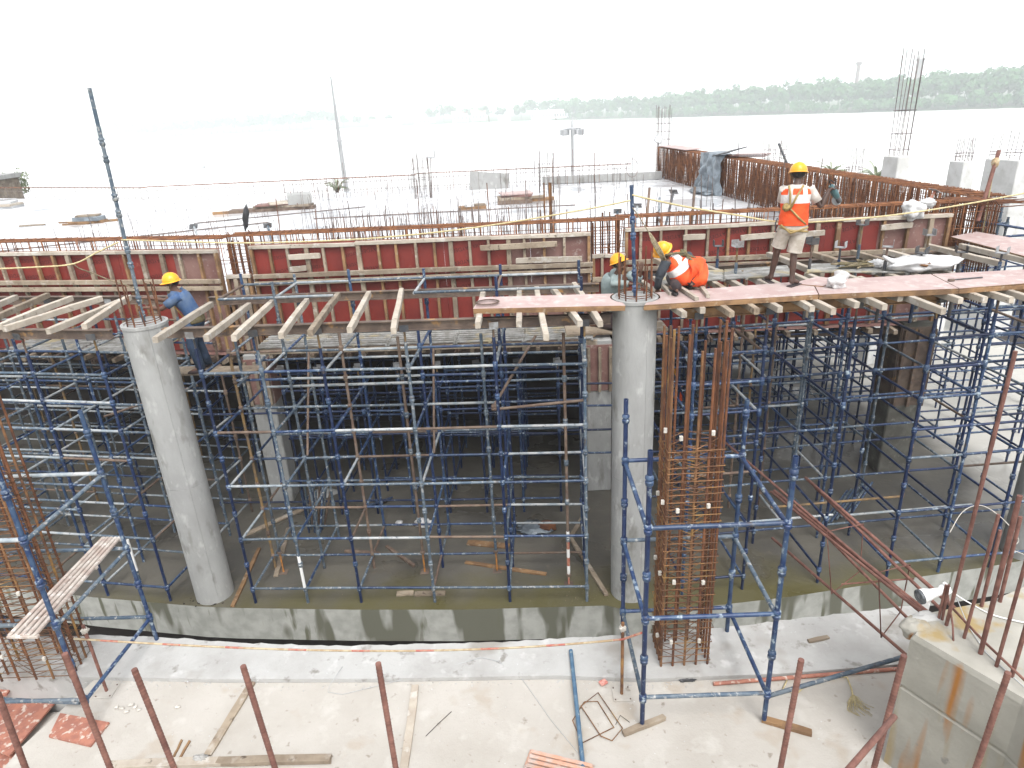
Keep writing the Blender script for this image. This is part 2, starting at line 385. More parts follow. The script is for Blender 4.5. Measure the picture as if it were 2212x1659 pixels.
def frame(p, q, up=(0, 0, 1)):
    """matrix with X along p->q, origin in the middle"""
    p, q = V(p), V(q); x = (q - p).normalized(); y = V(up).cross(x)
    if y.length < 1e-3: y = V((0, 1, 0)).cross(x)
    y.normalize(); z = x.cross(y)
    M = Matrix((x, y, z)).transposed().to_4x4(); M.translation = (p + q) / 2
    return M, (q - p).length
def bar(name, p, q, wd, ht, m, parent=None, up=(0, 0, 1), ch=.004, share=True):
    """rectangular bar from p to q; alike ones share their mesh"""
    M, L = frame(p, q, up)
    k = ('bar', round(L, 2), wd, ht, m)
    if k not in CACHE or not share: CACHE[k] = box_mesh(L, wd, ht, m, ch, name)
    return put(name, CACHE[k], M, parent)
def timber(name, p, q, wd, ht, m, parent=None, up=(0, 0, 1), wob=.004):
    """sawn timber: a slightly warped bar with worn ends"""
    M, L = frame(p, q, up); ns = 7; vs, fs = [], []
    c = min(wd, ht) * .07; oy = oz = 0
    for i in range(ns):
        t = i / (ns - 1); x = (t - .5) * L
        if 0 < i < ns - 1: oy += rnd(-wob, wob); oz += rnd(-wob, wob)
        k = .93 if i in (0, ns - 1) else 1
        hy, hz = wd / 2 * k * rnd(.96, 1.03), ht / 2 * k * rnd(.96, 1.03)
        for a, b in ((hy - c, -hz), (hy, -hz + c), (hy, hz - c), (hy - c, hz), (-hy + c, hz), (-hy, hz - c), (-hy, -hz + c), (-hy + c, -hz)):
            vs.append((x + (rnd(-.008, .008) if i in (0, ns - 1) else 0), a + oy, b + oz))
    for i in range(ns - 1):
        for k in range(8): fs.append((i * 8 + k, (i + 1) * 8 + k, (i + 1) * 8 + (k + 1) % 8, i * 8 + (k + 1) % 8))
    fs += [tuple(range(8)), tuple(range(ns * 8 - 1, ns * 8 - 9, -1))]
    return put(name, mesh(name, vs, fs, m), M, parent)
def slab_mesh(name, poly, z0, z1, mtop, mside=None):
    n = len(poly); vs = [(p[0], p[1], z0) for p in poly] + [(p[0], p[1], z1) for p in poly]
    fs = [tuple(range(n, 2 * n)), tuple(range(n - 1, -1, -1))] + [(i, (i + 1) % n, n + (i + 1) % n, n + i) for i in range(n)]
    return mesh(name, vs, fs, [mtop, mside or mtop], mids=[0] + [1] * (n + 1))
ORD = 'first second third fourth fifth sixth seventh eighth ninth tenth eleventh twelfth thirteenth fourteenth fifteenth sixteenth seventeenth eighteenth nineteenth twentieth'.split()

# ================================================================ THE SETTING
edge = [on(*p, 0) for p in [(-60, 1262), (200, 1290), (430, 1310), (500, 1313), (760, 1317), (1000, 1317), (1310, 1308), (1345, 1316), (1410, 1324), (1700, 1290), (1960, 1250), (2130, 1225), (2330, 1190)]]
poly = [(-40, 17)] + [(p.x, p.y) for p in edge] + [(16, 12), (15, 33), (-40, 45)]
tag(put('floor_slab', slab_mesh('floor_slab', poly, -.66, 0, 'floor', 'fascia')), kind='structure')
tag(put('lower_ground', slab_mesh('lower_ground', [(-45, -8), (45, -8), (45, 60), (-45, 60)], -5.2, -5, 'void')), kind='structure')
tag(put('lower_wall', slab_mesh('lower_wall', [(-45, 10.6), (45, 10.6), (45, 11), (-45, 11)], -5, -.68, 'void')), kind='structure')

# foreground deck and its raised edge beam
DZ, KZ = 1.66, 1.71
near = [on(*p, KZ) for p in [(-40, 1452), (180, 1462), (480, 1467), (800, 1466), (1200, 1459), (1400, 1466), (1700, 1454), (1975, 1432)]]
far = [on(*p, KZ) for p in [(2010, 1300), (1960, 1308), (1720, 1337), (1500, 1362), (1340, 1372), (1050, 1388), (760, 1395), (500, 1388), (340, 1375), (200, 1372), (60, 1378), (-60, 1372)]]
# the outer arris is ragged: chip it
fr = []
for a, b in zip(far[:-1], far[1:]):
    k = max(2, int((a - b).length / .09))
    for i in range(k):
        p = lerp(a, b, i / k); fr.append((p.x, p.y + rnd(-.014, .014)))
fr.append((far[-1].x, far[-1].y))
tag(put('edge_beam', slab_mesh('edge_beam', [(p.x, p.y) for p in near] + fr, .9, KZ, 'conc_white')), kind='structure')
dl = [on(*p, DZ) for p in [(205, 1466), (45, 1615), (-20, 1680)]]
dpoly = [(dl[2].x - .1, 3.2), (6.5, 3.2), (6.5, near[-1].y - .004)] + [(p.x, p.y - .004) for p in near[::-1][1:-2]] + [(dl[0].x, near[1].y - .004), (dl[1].x, dl[1].y)]
tag(put('deck_floor', slab_mesh('deck_floor', dpoly, 1.2, DZ, 'conc_deck')), kind='structure')
tag(put('sunken_floor', slab_mesh('sunken_floor', [(-9, 3.0), (dl[2].x + .9, 3.0), (dl[0].x + .3, near[1].y - .02), (-9, 6.3)], .9, 1.18, 'conc_deck')), kind='structure')
# ledge under the camera that carries the nearest starter bars (just below the picture)
tag(put('camera_ledge', slab_mesh('camera_ledge', [(-4, .6), (4.5, .6), (4.5, 2.62), (-4, 2.62)], 3.4, 3.75, 'conc_deck')), kind='structure')
# mortar crumbs along the joint and grit on the slab
def crumbs(name, spots, m, smin, smax, label, cat):
    vs, fs = [], []
    for c in spots:
        s = rnd(smin, smax); b = len(vs); pts = []
        for k in range(6):
            a = k * math.pi / 3 + rnd(-.3, .3); rr = s * rnd(.6, 1.1)
            pts.append((c[0] + math.cos(a) * rr, c[1] + math.sin(a) * rr, c[2] - .004))
        vs += pts + [(c[0] + rnd(-.2, .2) * s, c[1] + rnd(-.2, .2) * s, c[2] + s * rnd(.4, .8))]
        fs += [(b + k, b + (k + 1) % 6, b + 6) for k in range(6)]
    return tag(put(name, mesh(name, vs, fs, m)), label, cat, kind='stuff')
sp = []
for i in range(420):
    t = rnd(0, 1); k = int(t * (len(near) - 3)) + 1; q = lerp(near[k], near[k + 1], rnd(0, 1)); sp.append((q.x, q.y - abs(random.gauss(0, .05)) - .01, DZ))
crumbs('mortar_crumbs', sp, 'conc_white', .004, .018, 'white mortar crumbs strewn along the joint of the raised edge', 'rubble')
sp = [(rnd(-4, 3.2), rnd(3.9, 5.7), DZ) for i in range(260)] + [(rnd(-4, 3.5), rnd(5.95, 6.3), KZ) for i in range(90)]
crumbs('grit', sp, 'conc_far', .003, .012, 'fine concrete grit scattered over the pale foreground deck', 'grit')
sp = [(rnd(-5, 8.5), rnd(9.3, 15), 0) for i in range(700)] + [(1.3 + random.gauss(0, .35), 9.0 + abs(random.gauss(0, .3)), 0) for i in range(220)]
crumbs('site_grit', sp, 'rope_old', .003, .014, 'dark grit and mortar bits lying on the damp slab under the scaffold', 'grit')
sp = [on(450 + random.gauss(0, 14), 1300 + random.gauss(0, 4), 0) for i in range(160)]
crumbs('spoil_heap', sp, 'void', .006, .03, 'small heap of grey mortar spoil at the foot of the left column', 'rubble')

# upper deck behind the formwork
UPZ = 4.35
dk = [(-40, 20.3), (-10, 14.4), (-5.2, 13.5), (1.7, 13.25), (8.75, 13.05), (7.55, 31.6), (.98, 31.7), (-3.9, 32.6), (-10.1, 32.1), (-17.3, 33.8), (-27.3, 38.8), (-40, 45)]
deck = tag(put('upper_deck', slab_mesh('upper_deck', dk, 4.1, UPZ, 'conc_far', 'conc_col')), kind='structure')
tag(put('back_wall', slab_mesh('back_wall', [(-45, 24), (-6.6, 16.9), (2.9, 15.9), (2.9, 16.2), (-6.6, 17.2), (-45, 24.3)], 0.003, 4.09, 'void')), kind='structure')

tag(put('rear_light_stop', slab_mesh('rear_light_stop', [(2.95, 21.6), (6.6, 21.6), (6.6, 21.9), (2.95, 21.9)], 0.003, 4.09, 'void')), kind='structure')  # wall added to cut the light coming in from the open back
# river, far bank
WZ = -6.4
tag(put('river', mesh('river', [(-6000, 30, WZ), (6000, 30, WZ), (6000, 6000, WZ), (-6000, 6000, WZ)], [(0, 1, 2, 3)], 'water')), kind='structure')
tag(put('terrain', slab_mesh('terrain', [(-300, -60), (300, -60), (300, 52), (-300, 52)], -8, -5.3, 'soil')), kind='structure')
SH = [on(*p, WZ) for p in [(-700, 342), (-300, 327), (33, 312), (333, 297), (727, 278), (1071, 263), (1404, 255), (1841, 244), (2212, 233), (2500, 222), (2900, 203)]]
vs, fs = [], []
bk = [(0, -.4), (3, .6), (10, 1.4), (120, 2.2), (900, 3)]
for p in SH:
    d = V((p.x, p.y, 0)).normalized()
    for a, h in bk: vs.append((p.x + d.x * a, p.y + d.y * a, WZ + h))
k = len(bk)
for i in range(len(SH) - 1):
    for j in range(k - 1): fs.append((i * k + j, (i + 1) * k + j, (i + 1) * k + j + 1, i * k + j + 1))
tag(put('far_bank', mesh('far_bank', vs, fs, 'bank')), kind='structure')
def shore(x):
    """point on the far shoreline seen at picture column x, and the direction away from the camera"""
    xs = [-700, -300, 33, 333, 727, 1071, 1404, 1841, 2212, 2500, 2900]
    for a in range(len(xs) - 1):
        if x <= xs[a + 1]:
            p = lerp(SH[a], SH[a + 1], (x - xs[a]) / (xs[a + 1] - xs[a])); break
    return p, V((p.x, p.y, 0)).normalized()
def crown(vs, fs, c, rx, rz, nb, nl, ls):
    for b in range(nb):
        a, e = rnd(0, 6.28), rnd(-.5, 1)
        rr = rnd(.25, .85)
        bc = V((c[0] + math.cos(a) * rx * rr, c[1] + math.sin(a) * rx * rr, c[2] + e * rz * (1.05 - rr * .6)))
        br = rx * rnd(.28, .46)
        for i in range(nl):
            d = V((random.gauss(0, 1), random.gauss(0, 1), random.gauss(0, 1) * .8)).normalized()
            p = bc + d * br * rnd(.7, 1.1); s = ls * rnd(.6, 1.3)
            n = (d + V((rnd(-.6, .6), rnd(-.6, .6), rnd(-.3, .6)))).normalized()
            t = n.cross(V((rnd(-1, 1), rnd(-1, 1), rnd(-1, 1)))).normalized(); u = n.cross(t)
            k = len(vs); vs += [p - t * s - u * s * .6, p + t * s * .8 - u * s * .5, p + t * s * .3 + u * s, p - t * s * .7 + u * s * .7]
            fs.append((k, k + 1, k + 2, k + 3))
def trunk(vs, fs, b, h, r):
    k = len(vs)
    for z, q in ((0, 1), (.5, .75), (1, .4)): vs += [(b[0] + math.cos(i * 1.257) * r * q, b[1] + math.sin(i * 1.257) * r * q, b[2] + h * z) for i in range(5)]
    for j in range(2):
        for i in range(5): fs.append((k + j * 5 + i, k + j * 5 + (i + 1) % 5, k + j * 5 + 5 + (i + 1) % 5, k + j * 5 + 5 + i))
# continuous woodland (right bank and the hazy left bank): one mass
vs, fs = [], []
x = 1255
while x < 2480:
    p, d = shore(x); dist = V((p.x, p.y, 0)).length
    for row, off in enumerate((4, 14, 28, 48)):
        h = (13 if x > 1480 else 11.5) * rnd(.72, 1.12) + row * 1.6 + (x - 1255) * .0035
        if row == 0: h *= rnd(.4, .7)
        rx = h * rnd(.26, .36); q = p + d * (off + rnd(-4, 4)) + V((rnd(-3, 3), 0, 0))
        crown(vs, fs, (q.x, q.y, WZ + 1.0 + h * (.62 if row else .42)), rx * (1 if row else 1.5), h * (.36 if row else .42), 11, 28, .95); trunk(vs, fs, (q.x, q.y, WZ), h * .6, .25)
    x += 1474 / dist * 5.6
x = -690
while x < 735:
    p, d = shore(x); dist = V((p.x, p.y, 0)).length
    for off in (6, 25):
        h = (15 if x < 250 else 18 if x < 560 else 20) * rnd(.75, 1.1); rx = h * rnd(.3, .42); q = p + d * (off + rnd(-4, 4))
        crown(vs, fs, (q.x, q.y, WZ + 1.2 + h * .6), rx, h * .36, 8, 16, 1.6); trunk(vs, fs, (q.x, q.y, WZ), h * .6, .4)
    x += 1474 / dist * 9
tag(put('far_woodland', mesh('far_woodland', vs, fs, 'leaf')), 'hazy green woodland lining the far river bank', 'trees', kind='stuff')
# trees of the landing one can tell apart
for i, (x, off, h) in enumerate([(745, 20, 13), (778, 30, 12), (815, 22, 11), (850, 30, 12), (945, 15, 17), (968, 30, 20), (985, 22, 18), (1020, 20, 15), (1050, 26, 16), (1085, 30, 13), (1140, 14, 16), (1165, 26, 18), (1200, 30, 18), (1228, 34, 19), (1262, 20, 18)]):
    p, d = shore(x); q = p + d * off
    t = thing('riverside_tree', 'hazy rounded tree on the far landing, %s from the left among the separate crowns' % ORD[i], 'tree', (q.x, q.y, WZ + 1), 'separate trees on the far landing')
    vs, fs = [], []; crown(vs, fs, (q.x, q.y, WZ + 1 + h * .62), h * .42, h * .34, 12, 26, 1.3); put('crown', mesh('crown', vs, fs, 'leaf'), None, t)
    vs, fs = [], []; trunk(vs, fs, (q.x, q.y, WZ), h * .6, .35); put('trunk', mesh('trunk', vs, fs, 'bark'), None, t)
# buildings on the landing
def house(x0, x1, off, h, roof_h, rm, label, nw, pitched=True, zb=WZ + 1.2, wm='house_white', name='riverside_building'):
    a, d = shore((x0 + x1) / 2); dist = V((a.x, a.y, 0)).length + off
    P0, P1 = shore(x0)[0], shore(x1)[0]
    P0 = V((P0.x, P0.y, 0)) + d * off; P1 = V((P1.x, P1.y, 0)) + d * off
    # put the front square to the line of sight
    c = (P0 + P1) / 2; sx = V((d.y, -d.x, 0)); wd = (P1 - P0).dot(sx); dp = max(8, wd * .3)
    t = thing(name, label, 'building', (c.x, c.y, zb))
    M = Matrix((sx, d, V((0, 0, 1)))).transposed().to_4x4(); M.translation = (c.x, c.y, zb)
    put('wall', mesh('wall', [(-wd / 2, 0, -2), (wd / 2, 0, -2), (wd / 2, dp, -2), (-wd / 2, dp, -2), (-wd / 2, 0, h), (wd / 2, 0, h), (wd / 2, dp, h), (-wd / 2, dp, h)], [(0, 1, 5, 4), (1, 2, 6, 5), (2, 3, 7, 6), (3, 0, 4, 7), (4, 5, 6, 7)], wm), M, t)
    o = .6
    rv = [(-wd / 2 - o, -o, h + .02), (wd / 2 + o, -o, h + .02), (wd / 2 + o, dp + o, h + .02), (-wd / 2 - o, dp + o, h + .02), (-wd / 2 - o, dp / 2, h + roof_h), (wd / 2 + o, dp / 2, h + roof_h)]
    put('roof', mesh('roof', rv, [(0, 1, 5, 4), (2, 3, 4, 5), (1, 2, 5), (3, 0, 4), (3, 2, 1, 0)], rm), M, t)
    for i in range(nw):
        xx = -wd / 2 + wd * (i + .5) / nw
        put('window', box_mesh(wd / nw * .45, .2, h * .4, 'window_dark'), M @ Matrix.Translation((xx, -.06, h * .5)), t)
house(1166, 1256, 6, 6.5, 1.6, 'house_white', 'long white riverside shed with a pale roof across the river', 14)
house(985, 1018, 12, 8, 3, 'house_roof', 'white house with a red roof left of the landing, across the river', 4)
house(1024, 1052, 16, 8.5, 3, 'house_roof', 'second red-roofed white house just left of the ferry landing', 4)
house(905, 950, 8, 4.5, 1.5, 'house_white', 'low pale building left of the red-roofed houses across the river', 5)
house(805, 880, 6, 5, 1.5, 'house_white', 'wide low white building on the far bank behind the tall thin pole', 8)
house(683, 735, 5, 7, 1.6, 'house_white', 'white building with a curved-looking roof at the wooded far bank, left of the pole', 5)
house(1078, 1112, -6, 4.2, 1.2, 'house_white', 'small pale ferry jetty shed standing out over the water', 4, zb=WZ + 1.0)
for x, top, r, lb in ((1842, 128, 2.3, 'tall hazy brick chimney with a flared head above the woodland'), (1984, 122, 2.6, 'very faint tall chimney behind the thin column bars')):
    p, d = shore(x); q = p + d * (160 if x < 1900 else 420); z = over(q, x, top).z
    t = thing('brick_chimney', lb, 'chimney', (q.x, q.y, WZ + 2), 'brick chimneys on the far bank')
    k = .66 if x < 1900 else 1.2
    put('stack', lathe([(r * 1.25 * k, 0), (r * .8 * k, z - WZ - 5), (r * .85 * k, z - WZ - 2)], 'chimney', 12), Matrix.Translation((q.x, q.y, WZ)), t)
    put('head', lathe([(r * .85 * k, 0), (r * 1.5 * k, 1.2), (r * 1.5 * k, 2.4), (r * .8 * k, 3)], 'chimney', 12), Matrix.Translation((q.x, q.y, z - 4.9)), t)
for i, (x0, x1, top) in enumerate(((2062, 2098, 156), (2112, 2150, 150))):
    p, d = shore(x0); q = p + d * 900; z = over(q, (x0 + x1) / 2, top).z; wd = (x1 - x0) / 1474 * V((q.x, q.y, 0)).length
    t = thing('tower_block', ('left' if i == 0 else 'right') + ' one of two very faint tower blocks behind the right woodland', 'building', (q.x, q.y, WZ + 2))
    put('wall', box_mesh(wd, wd * .6, z - WZ, 'house_white'), Matrix.Translation((q.x, q.y, (z + WZ) / 2)), t)
    put('roof_house', box_mesh(wd * .4, wd * .3, 5, 'house_white'), Matrix.Translation((q.x, q.y, z + 2.5)), t)
    for a in range(4):
        for b in range(10): put('window', box_mesh(wd * .14, .6, 1.6, 'window_dark'), Matrix.Translation((q.x - wd * .375 + a * wd * .25, q.y - wd * .3 - .2, WZ + 10 + b * (z - WZ - 14) / 10)), t)
# small boat on the river
p = on(432, 364, WZ)
t = thing('river_boat', 'tiny grey boat alone on the white river, left of the deck bars', 'boat', p)
put('hull', mesh('hull', [(-1.6, -.6, 0), (1.5, -.6, 0), (2.2, 0, .9), (1.5, .6, 0), (-1.6, .6, 0), (-1.8, -.8, .8), (1.6, -.8, .8), (2.6, 0, 1), (1.6, .8, .8), (-1.8, .8, .8)], [(0, 1, 6, 5), (1, 2, 7, 6), (2, 3, 8, 7), (3, 4, 9, 8), (4, 0, 5, 9), (5, 6, 7, 8, 9)], 'pole_grey'), Matrix.Translation(p), t)
put('canopy', box_mesh(2.6, 1.4, .12, 'house_white'), Matrix.Translation(p + V((-.2, 0, 2))), t)
for a in (-1, 1): tube('post', p + V((a - .2, 0, .8)), p + V((a - .2, 0, 2)), .05, 'pole_grey', t, 5)
# floodlight mast and tall thin pole on the near bank
b = aty(1238, 400, 62); top = over(b, 1230, 278)
t = thing('floodlight_mast', 'grey floodlight mast with a crown of lamps beside the river', 'mast', (b.x, b.y, -5.3))
put('pole', lathe([(.2, -5.3), (.13, top.z - .4), (.13, top.z)], 'pole_grey', 10), Matrix.Translation((b.x, b.y, 0)), t)
put('crown_ring', lathe([(.3, -.1), (.42, -.08), (.42, .08), (.3, .1)], 'pole_grey', 12), Matrix.Translation((b.x, b.y, top.z)), t)
put('lantern', lathe([(.15, .1), (.16, .4), (.05, .7), (.02, 1.1)], 'pole_grey', 8), Matrix.Translation((b.x, b.y, top.z)), t)
for i in range(7):
    a = i * 6.283 / 7 + .2; q = V((b.x + math.cos(a) * .85, b.y + math.sin(a) * .85, top.z))
    hd = put('floodlight', box_mesh(.4, .2, .45, 'pole_grey'), Matrix.Translation(q + V((0, 0, -.3))) @ Matrix.Rotation(a, 4, 'Z'), t)
    tube('arm', (b.x, b.y, top.z), q, .05, 'pole_grey', t, 6)
b = aty(748, 412, 58); top = over(b, 718, 165)
t = thing('tall_pole', 'very tall thin grey pole rising left of centre against the sky', 'pole', (b.x, b.y, -5.3))
put('mast', lathe([(.26, -5.3), (.17, top.z * .5), (.05, top.z)], 'pole_grey', 8), Matrix.Translation((b.x, b.y, 0)), t)
put('bracket', box_mesh(.5, .1, .1, 'pole_grey'), Matrix.Translation((b.x, b.y, top.z * .55)), t)

# ---------------------------------------------------------------- concrete columns
def col_bars(t, c, z0, heights, r, rb, m='rebar', ring=True):
    for i, h in enumerate(heights):
        a = i * 2 * math.pi / len(heights) + .2
        x, y = c[0] + math.cos(a) * r, c[1] + math.sin(a) * r
        tube('starter_bar', (x, y, z0 - .05), (x + rnd(-.02, .02), y + rnd(-.02, .02), z0 + h), rb, m, t, 6)
    if ring:
        for k, z in enumerate((z0 + .03, z0 + .06)):
            put('tie_ring', sweep([(c[0] + math.cos(j * .524 + k) * r, c[1] + math.sin(j * .524 + k) * r, z) for j in range(12)], .006, m, 5, True), None, t)
def round_column(c, z1, label, bars, name='concrete_column'):
    t = thing(name, label, 'column', (c[0], c[1], 0), 'round concrete columns along the slab edge')
    R0 = .31
    prof = [(R0, .0), (R0, 1.02), (R0, 1.025), (R0 - .004, 1.027), (R0 - .004, 1.03), (R0, 1.032), (R0, 1.04), (R0, 2.24), (R0, 2.245), (R0 - .006, 2.247), (R0 - .006, 2.252), (R0, 2.254), (R0, 2.26), (R0, z1 - .06), (R0, z1 - .05), (R0 + .012, z1 - .045), (R0 + .012, z1 - .04), (R0 + .012, z1), (R0 - .03, z1 + .001), (R0 - .035, z1 - .012)]
    put('shaft', lathe(prof, 'conc_col', 40), Matrix.Translation((c[0], c[1], 0)), t)
    # the seam left by the steel form
    a = -1.15 if c[0] > 0 else -1.0
    tube('form_seam', (c[0] + math.cos(a) * (R0 + .0005), c[1] + math.sin(a) * (R0 + .0005), .15), (c[0] + math.cos(a) * (R0 + .0005), c[1] + math.sin(a) * (R0 + .0005), z1 - .06), .006, 'conc_col', t, 5)
    if bars: col_bars(t, c, z1, bars, .235, .011)
    return t
LC, RC = (-5.36, 9.76), (1.78, 9.25)
round_column(LC, 4.93, 'tall round pale concrete column on the left, blue pole standing on its top', [.62, .55, .6, .34, .62, .66, .58, .6, .3, .6])
round_column(RC, 5.06, 'tall round pale concrete column right of centre, passing through the plywood walkway', [.62, .66, .5, .45, .6, .58, .62, .55, .5, .63])
round_column((8.70, 9.74), 4.93, 'round concrete column cut off by the right edge of the picture', [.5, .5, .5, .5, .5, .5])
def square_column(c, s, z1, label, bars, bh, m='conc_col', z0=0, rot=0, name='square_column', group='square concrete columns', rb=.0085):
    t = thing(name, label, 'column', (c[0], c[1], z0), group)
    M = Matrix.Translation((c[0], c[1], (z0 + z1) / 2)) @ Matrix.Rotation(rot, 4, 'Z')
    put('shaft', box_mesh(s, s, z1 - z0, m, .02), M, t)
    h = s / 2 - .06
    for i in range(bars):
        k = i / bars * 4; sd_ = int(k); f = (k - sd_) * 2 - 1
        x, y = [(f, -1), (1, f), (-f, 1), (-1, -f)][sd_]
        p = Matrix.Rotation(rot, 4, 'Z') @ V((x * h, y * h, 0)) + V((c[0], c[1], z1))
        tube('starter_bar', p - V((0, 0, .1)), p + V((rnd(-.05, .05), rnd(-.05, .05), bh * rnd(.9, 1.05))), rb, 'rebar_grey', t, 5)
    if bars:
        for zz in ((.12, .2) if bh < 2 else (.15, bh * .22, bh * .45)):
            put('tie', sweep([Matrix.Rotation(rot, 4, 'Z') @ V((a * h, b * h, 0)) + V((c[0], c[1], z1 + zz)) for a, b in ((-1, -1), (1, -1), (1, 1), (-1, 1))], .007, 'rebar_grey', 4, True), None, t)
    return t
square_column((-5.02, 12.92), .46, 3.35, 'square concrete column in the shade behind the scaffold, left of centre', 0, 0)
square_column((1.72, 12.72), .5, 3.35, 'square concrete column in the shade just left of the round column', 0, 0)
square_column((7.95, 12.85), .66, 3.35, 'square concrete column clad with old boards behind the right scaffold', 0, 0, 'conc_dark')
for nm, px_, Y, s, top, n, bh, rot, lb in (
    ('c1', (1940, 336), 19, .50, None, 10, 2.5, .35, 'slim square concrete column with very tall thin bars above it, beyond the rebar wall'),
    ('c2', (1843, 374), 25, .54, None, 12, .85, .1, 'short square concrete column stub with a crown of dark bars beyond the rebar wall'),
    ('c3', (2081, 347), 20, .48, None, 10, .62, .3, 'square concrete column with short thin bars, second from the right beyond the walkway'),
    ('c4', (2196, 342), 21, 1.1, None, 12, .75, .25, 'broad square concrete column at the right edge with short bars on top')):
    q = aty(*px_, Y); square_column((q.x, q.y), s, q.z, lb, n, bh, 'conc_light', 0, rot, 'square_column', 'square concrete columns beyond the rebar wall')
# far starter cages seen beyond the wall
def thin_cage(px_, top, Y, wd, n, label, zb=None):
    b = aty(*px_, Y); tp = over(b, *top)
    t = thing('column_cage', label, 'rebar cage', (b.x, b.y, b.z), 'thin starter cages of unbuilt columns')
    ps = []
    for i in range(n):
        a = i / n * 4; s_ = int(a); f = (a - s_) * 2 - 1; x, y = [(f, -1), (1, f), (-f, 1), (-1, -f)][s_]
        p = V((b.x + x * wd / 2, b.y + y * wd / 2, zb if zb is not None else b.z))
        tube('bar', p, (p.x + rnd(-.04, .04), p.y + rnd(-.03, .03), tp.z * rnd(.985, 1.02)), .010, 'rebar_grey', t, 5)
    for k in range(1, 4):
        z = lerp(b.z, tp.z, k / 5); put('tie', sweep([(b.x + a * wd / 2, b.y + c * wd / 2, z) for a, c in ((-1, -1), (1, -1), (1, 1), (-1, 1))], .007, 'rebar_grey', 4, True), None, t)
    return b, tp
thin_cage((1672, 352), (1668, 305), 26, .62, 12, 'bundle of thin bars rising behind the middle of the rebar wall', 0)
thin_cage((1432, 318), (1436, 232), 33, .55, 14, 'tall bundle of thin bars at the far left end of the rebar wall', 4.3)

# ================================================================ SCAFFOLDS
TR = .0242
CUP = lathe([(.026, -.055), (.038, -.040), (.040, -.008), (.031, .0), (.031, .018), (.041, .022), (.037, .045), (.026, .055)], 'tube_grey', 9, 'cup')
CUPB = lathe([(.026, -.055), (.038, -.040), (.040, -.008), (.031, .0), (.031, .018), (.041, .022), (.037, .045), (.026, .055)], 'tube_blue', 9, 'cup')
CUPR = lathe([(.026, -.055), (.038, -.040), (.040, -.008), (.031, .0), (.031, .018), (.041, .022), (.037, .045), (.026, .055)], 'tube_rust', 9, 'cup')
def u_head_mesh(m):
    vs, fs = [], []
    def add(x0, x1, y0, y1, z0, z1):
        b = len(vs); vs.extend([(x, y, z) for z in (z0, z1) for x, y in ((x0, y0), (x1, y0), (x1, y1), (x0, y1))])
        fs.extend([(b, b + 3, b + 2, b + 1), (b + 4, b + 5, b + 6, b + 7)] + [(b + i, b + (i + 1) % 4, b + 4 + (i + 1) % 4, b + 4 + i) for i in range(4)])
    add(-.065, .065, -.075, .075, 0, .008); add(-.065, .065, -.075, -.068, .008, .10); add(-.065, .065, .068, .075, .008, .10)
    return mesh('u_head', vs, fs, m)
UH = {m: u_head_mesh(m) for m in ('dark_metal', 'steel_grey')}
BASE = box_mesh(.15, .15, .01, 'steel_brown', .003, 'base_plate')
def pick(ws): return random.choices(list(ws), list(ws.values()))[0]
WS = dict(tube_navy=.42, tube_blue=.24, tube_grey=.24, tube_rust=.07, tube_ochre=.03)
WL = dict(tube_blue=.42, tube_grey=.30, tube_pale=.22, tube_rust=.06)
def standard(t, x, y, z0, z1, levels, m=None, n=8, hollow=False, lean=(0, 0), head=None, cups=True, halves=True):
    m = m or pick(WS)
    s = tube('standard', (x, y, z0), (x + lean[0], y + lean[1], z1), TR, m, t, n, hollow)
    if cups:
        cm = CUPB if m in ('tube_blue', 'tube_navy') else CUPR if m in ('tube_rust', 'tube_ochre') else CUP
        zs = sorted(set([round(l, 3) for l in levels if l < z1 - .05] + ([round(l + .5, 3) for l in levels if l + .5 < z1 - .1] if halves else [])))
        for z in zs:
            f = (z - z0) / (z1 - z0); put('cup_joint', cm, Matrix.Translation((x + lean[0] * f, y + lean[1] * f, z)), s)
    if head:
        tube('jack_screw', (x + lean[0], y + lean[1], z1 - .02), (x + lean[0], y + lean[1], head), .016, random.choice(['tube_rust', 'dark_metal', 'tube_ochre']), t, 6)
        put('u_head', UH[random.choice(['dark_metal', 'steel_grey'])], Matrix.Translation((x + lean[0], y + lean[1], head)) @ Matrix.Rotation(rnd(-.3, .3), 4, 'Z'), t)
    return s
def grid_scaffold(t, G, z0, top, levels, skip=(), noled=None, head=None, halves=True, n=7, cups=True, wl=WL, ws=WS):
    ni, nk = len(G), len(G[0])
    for i in range(ni):
        for k in range(nk):
            if (i, k) in skip: continue
            x, y = G[i][k]; tp = top(i, k) if callable(top) else top
            standard(t, x, y, z0, tp + rnd(-.06, .06), levels, pick(ws), n, head=head(i, k) if head else None, halves=halves, cups=cups)
    for i in range(ni):
        for k in range(nk):
            for (a, b, nm) in ((i + 1, k, 'ledger'), (i, k + 1, 'transom')):
                if a >= ni or b >= nk or (i, k) in skip or (a, b) in skip: continue
                p, q = V(G[i][k]), V(G[a][b]); d = (q - p).normalized() * .03
                for j, z in enumerate(levels):
                    if noled and noled(i, k, nm, j): continue
                    zz = z + (.012 if nm == 'ledger' else -.012)
                    tube(nm, (p.x + d.x, p.y + d.y, zz + rnd(-.008, .008)), (q.x - d.x, q.y - d.y, zz + rnd(-.008, .008)), .0215, pick(wl), t, n)
O_, MU, MN = V((1.78, 9.25)), V((.9974, -.0712)), V((.0712, .9974))
def mid(u, n): return O_ + MU * u + MN * n
def mid3(u, n, z): q = mid(u, n); return V((q.x, q.y, z))

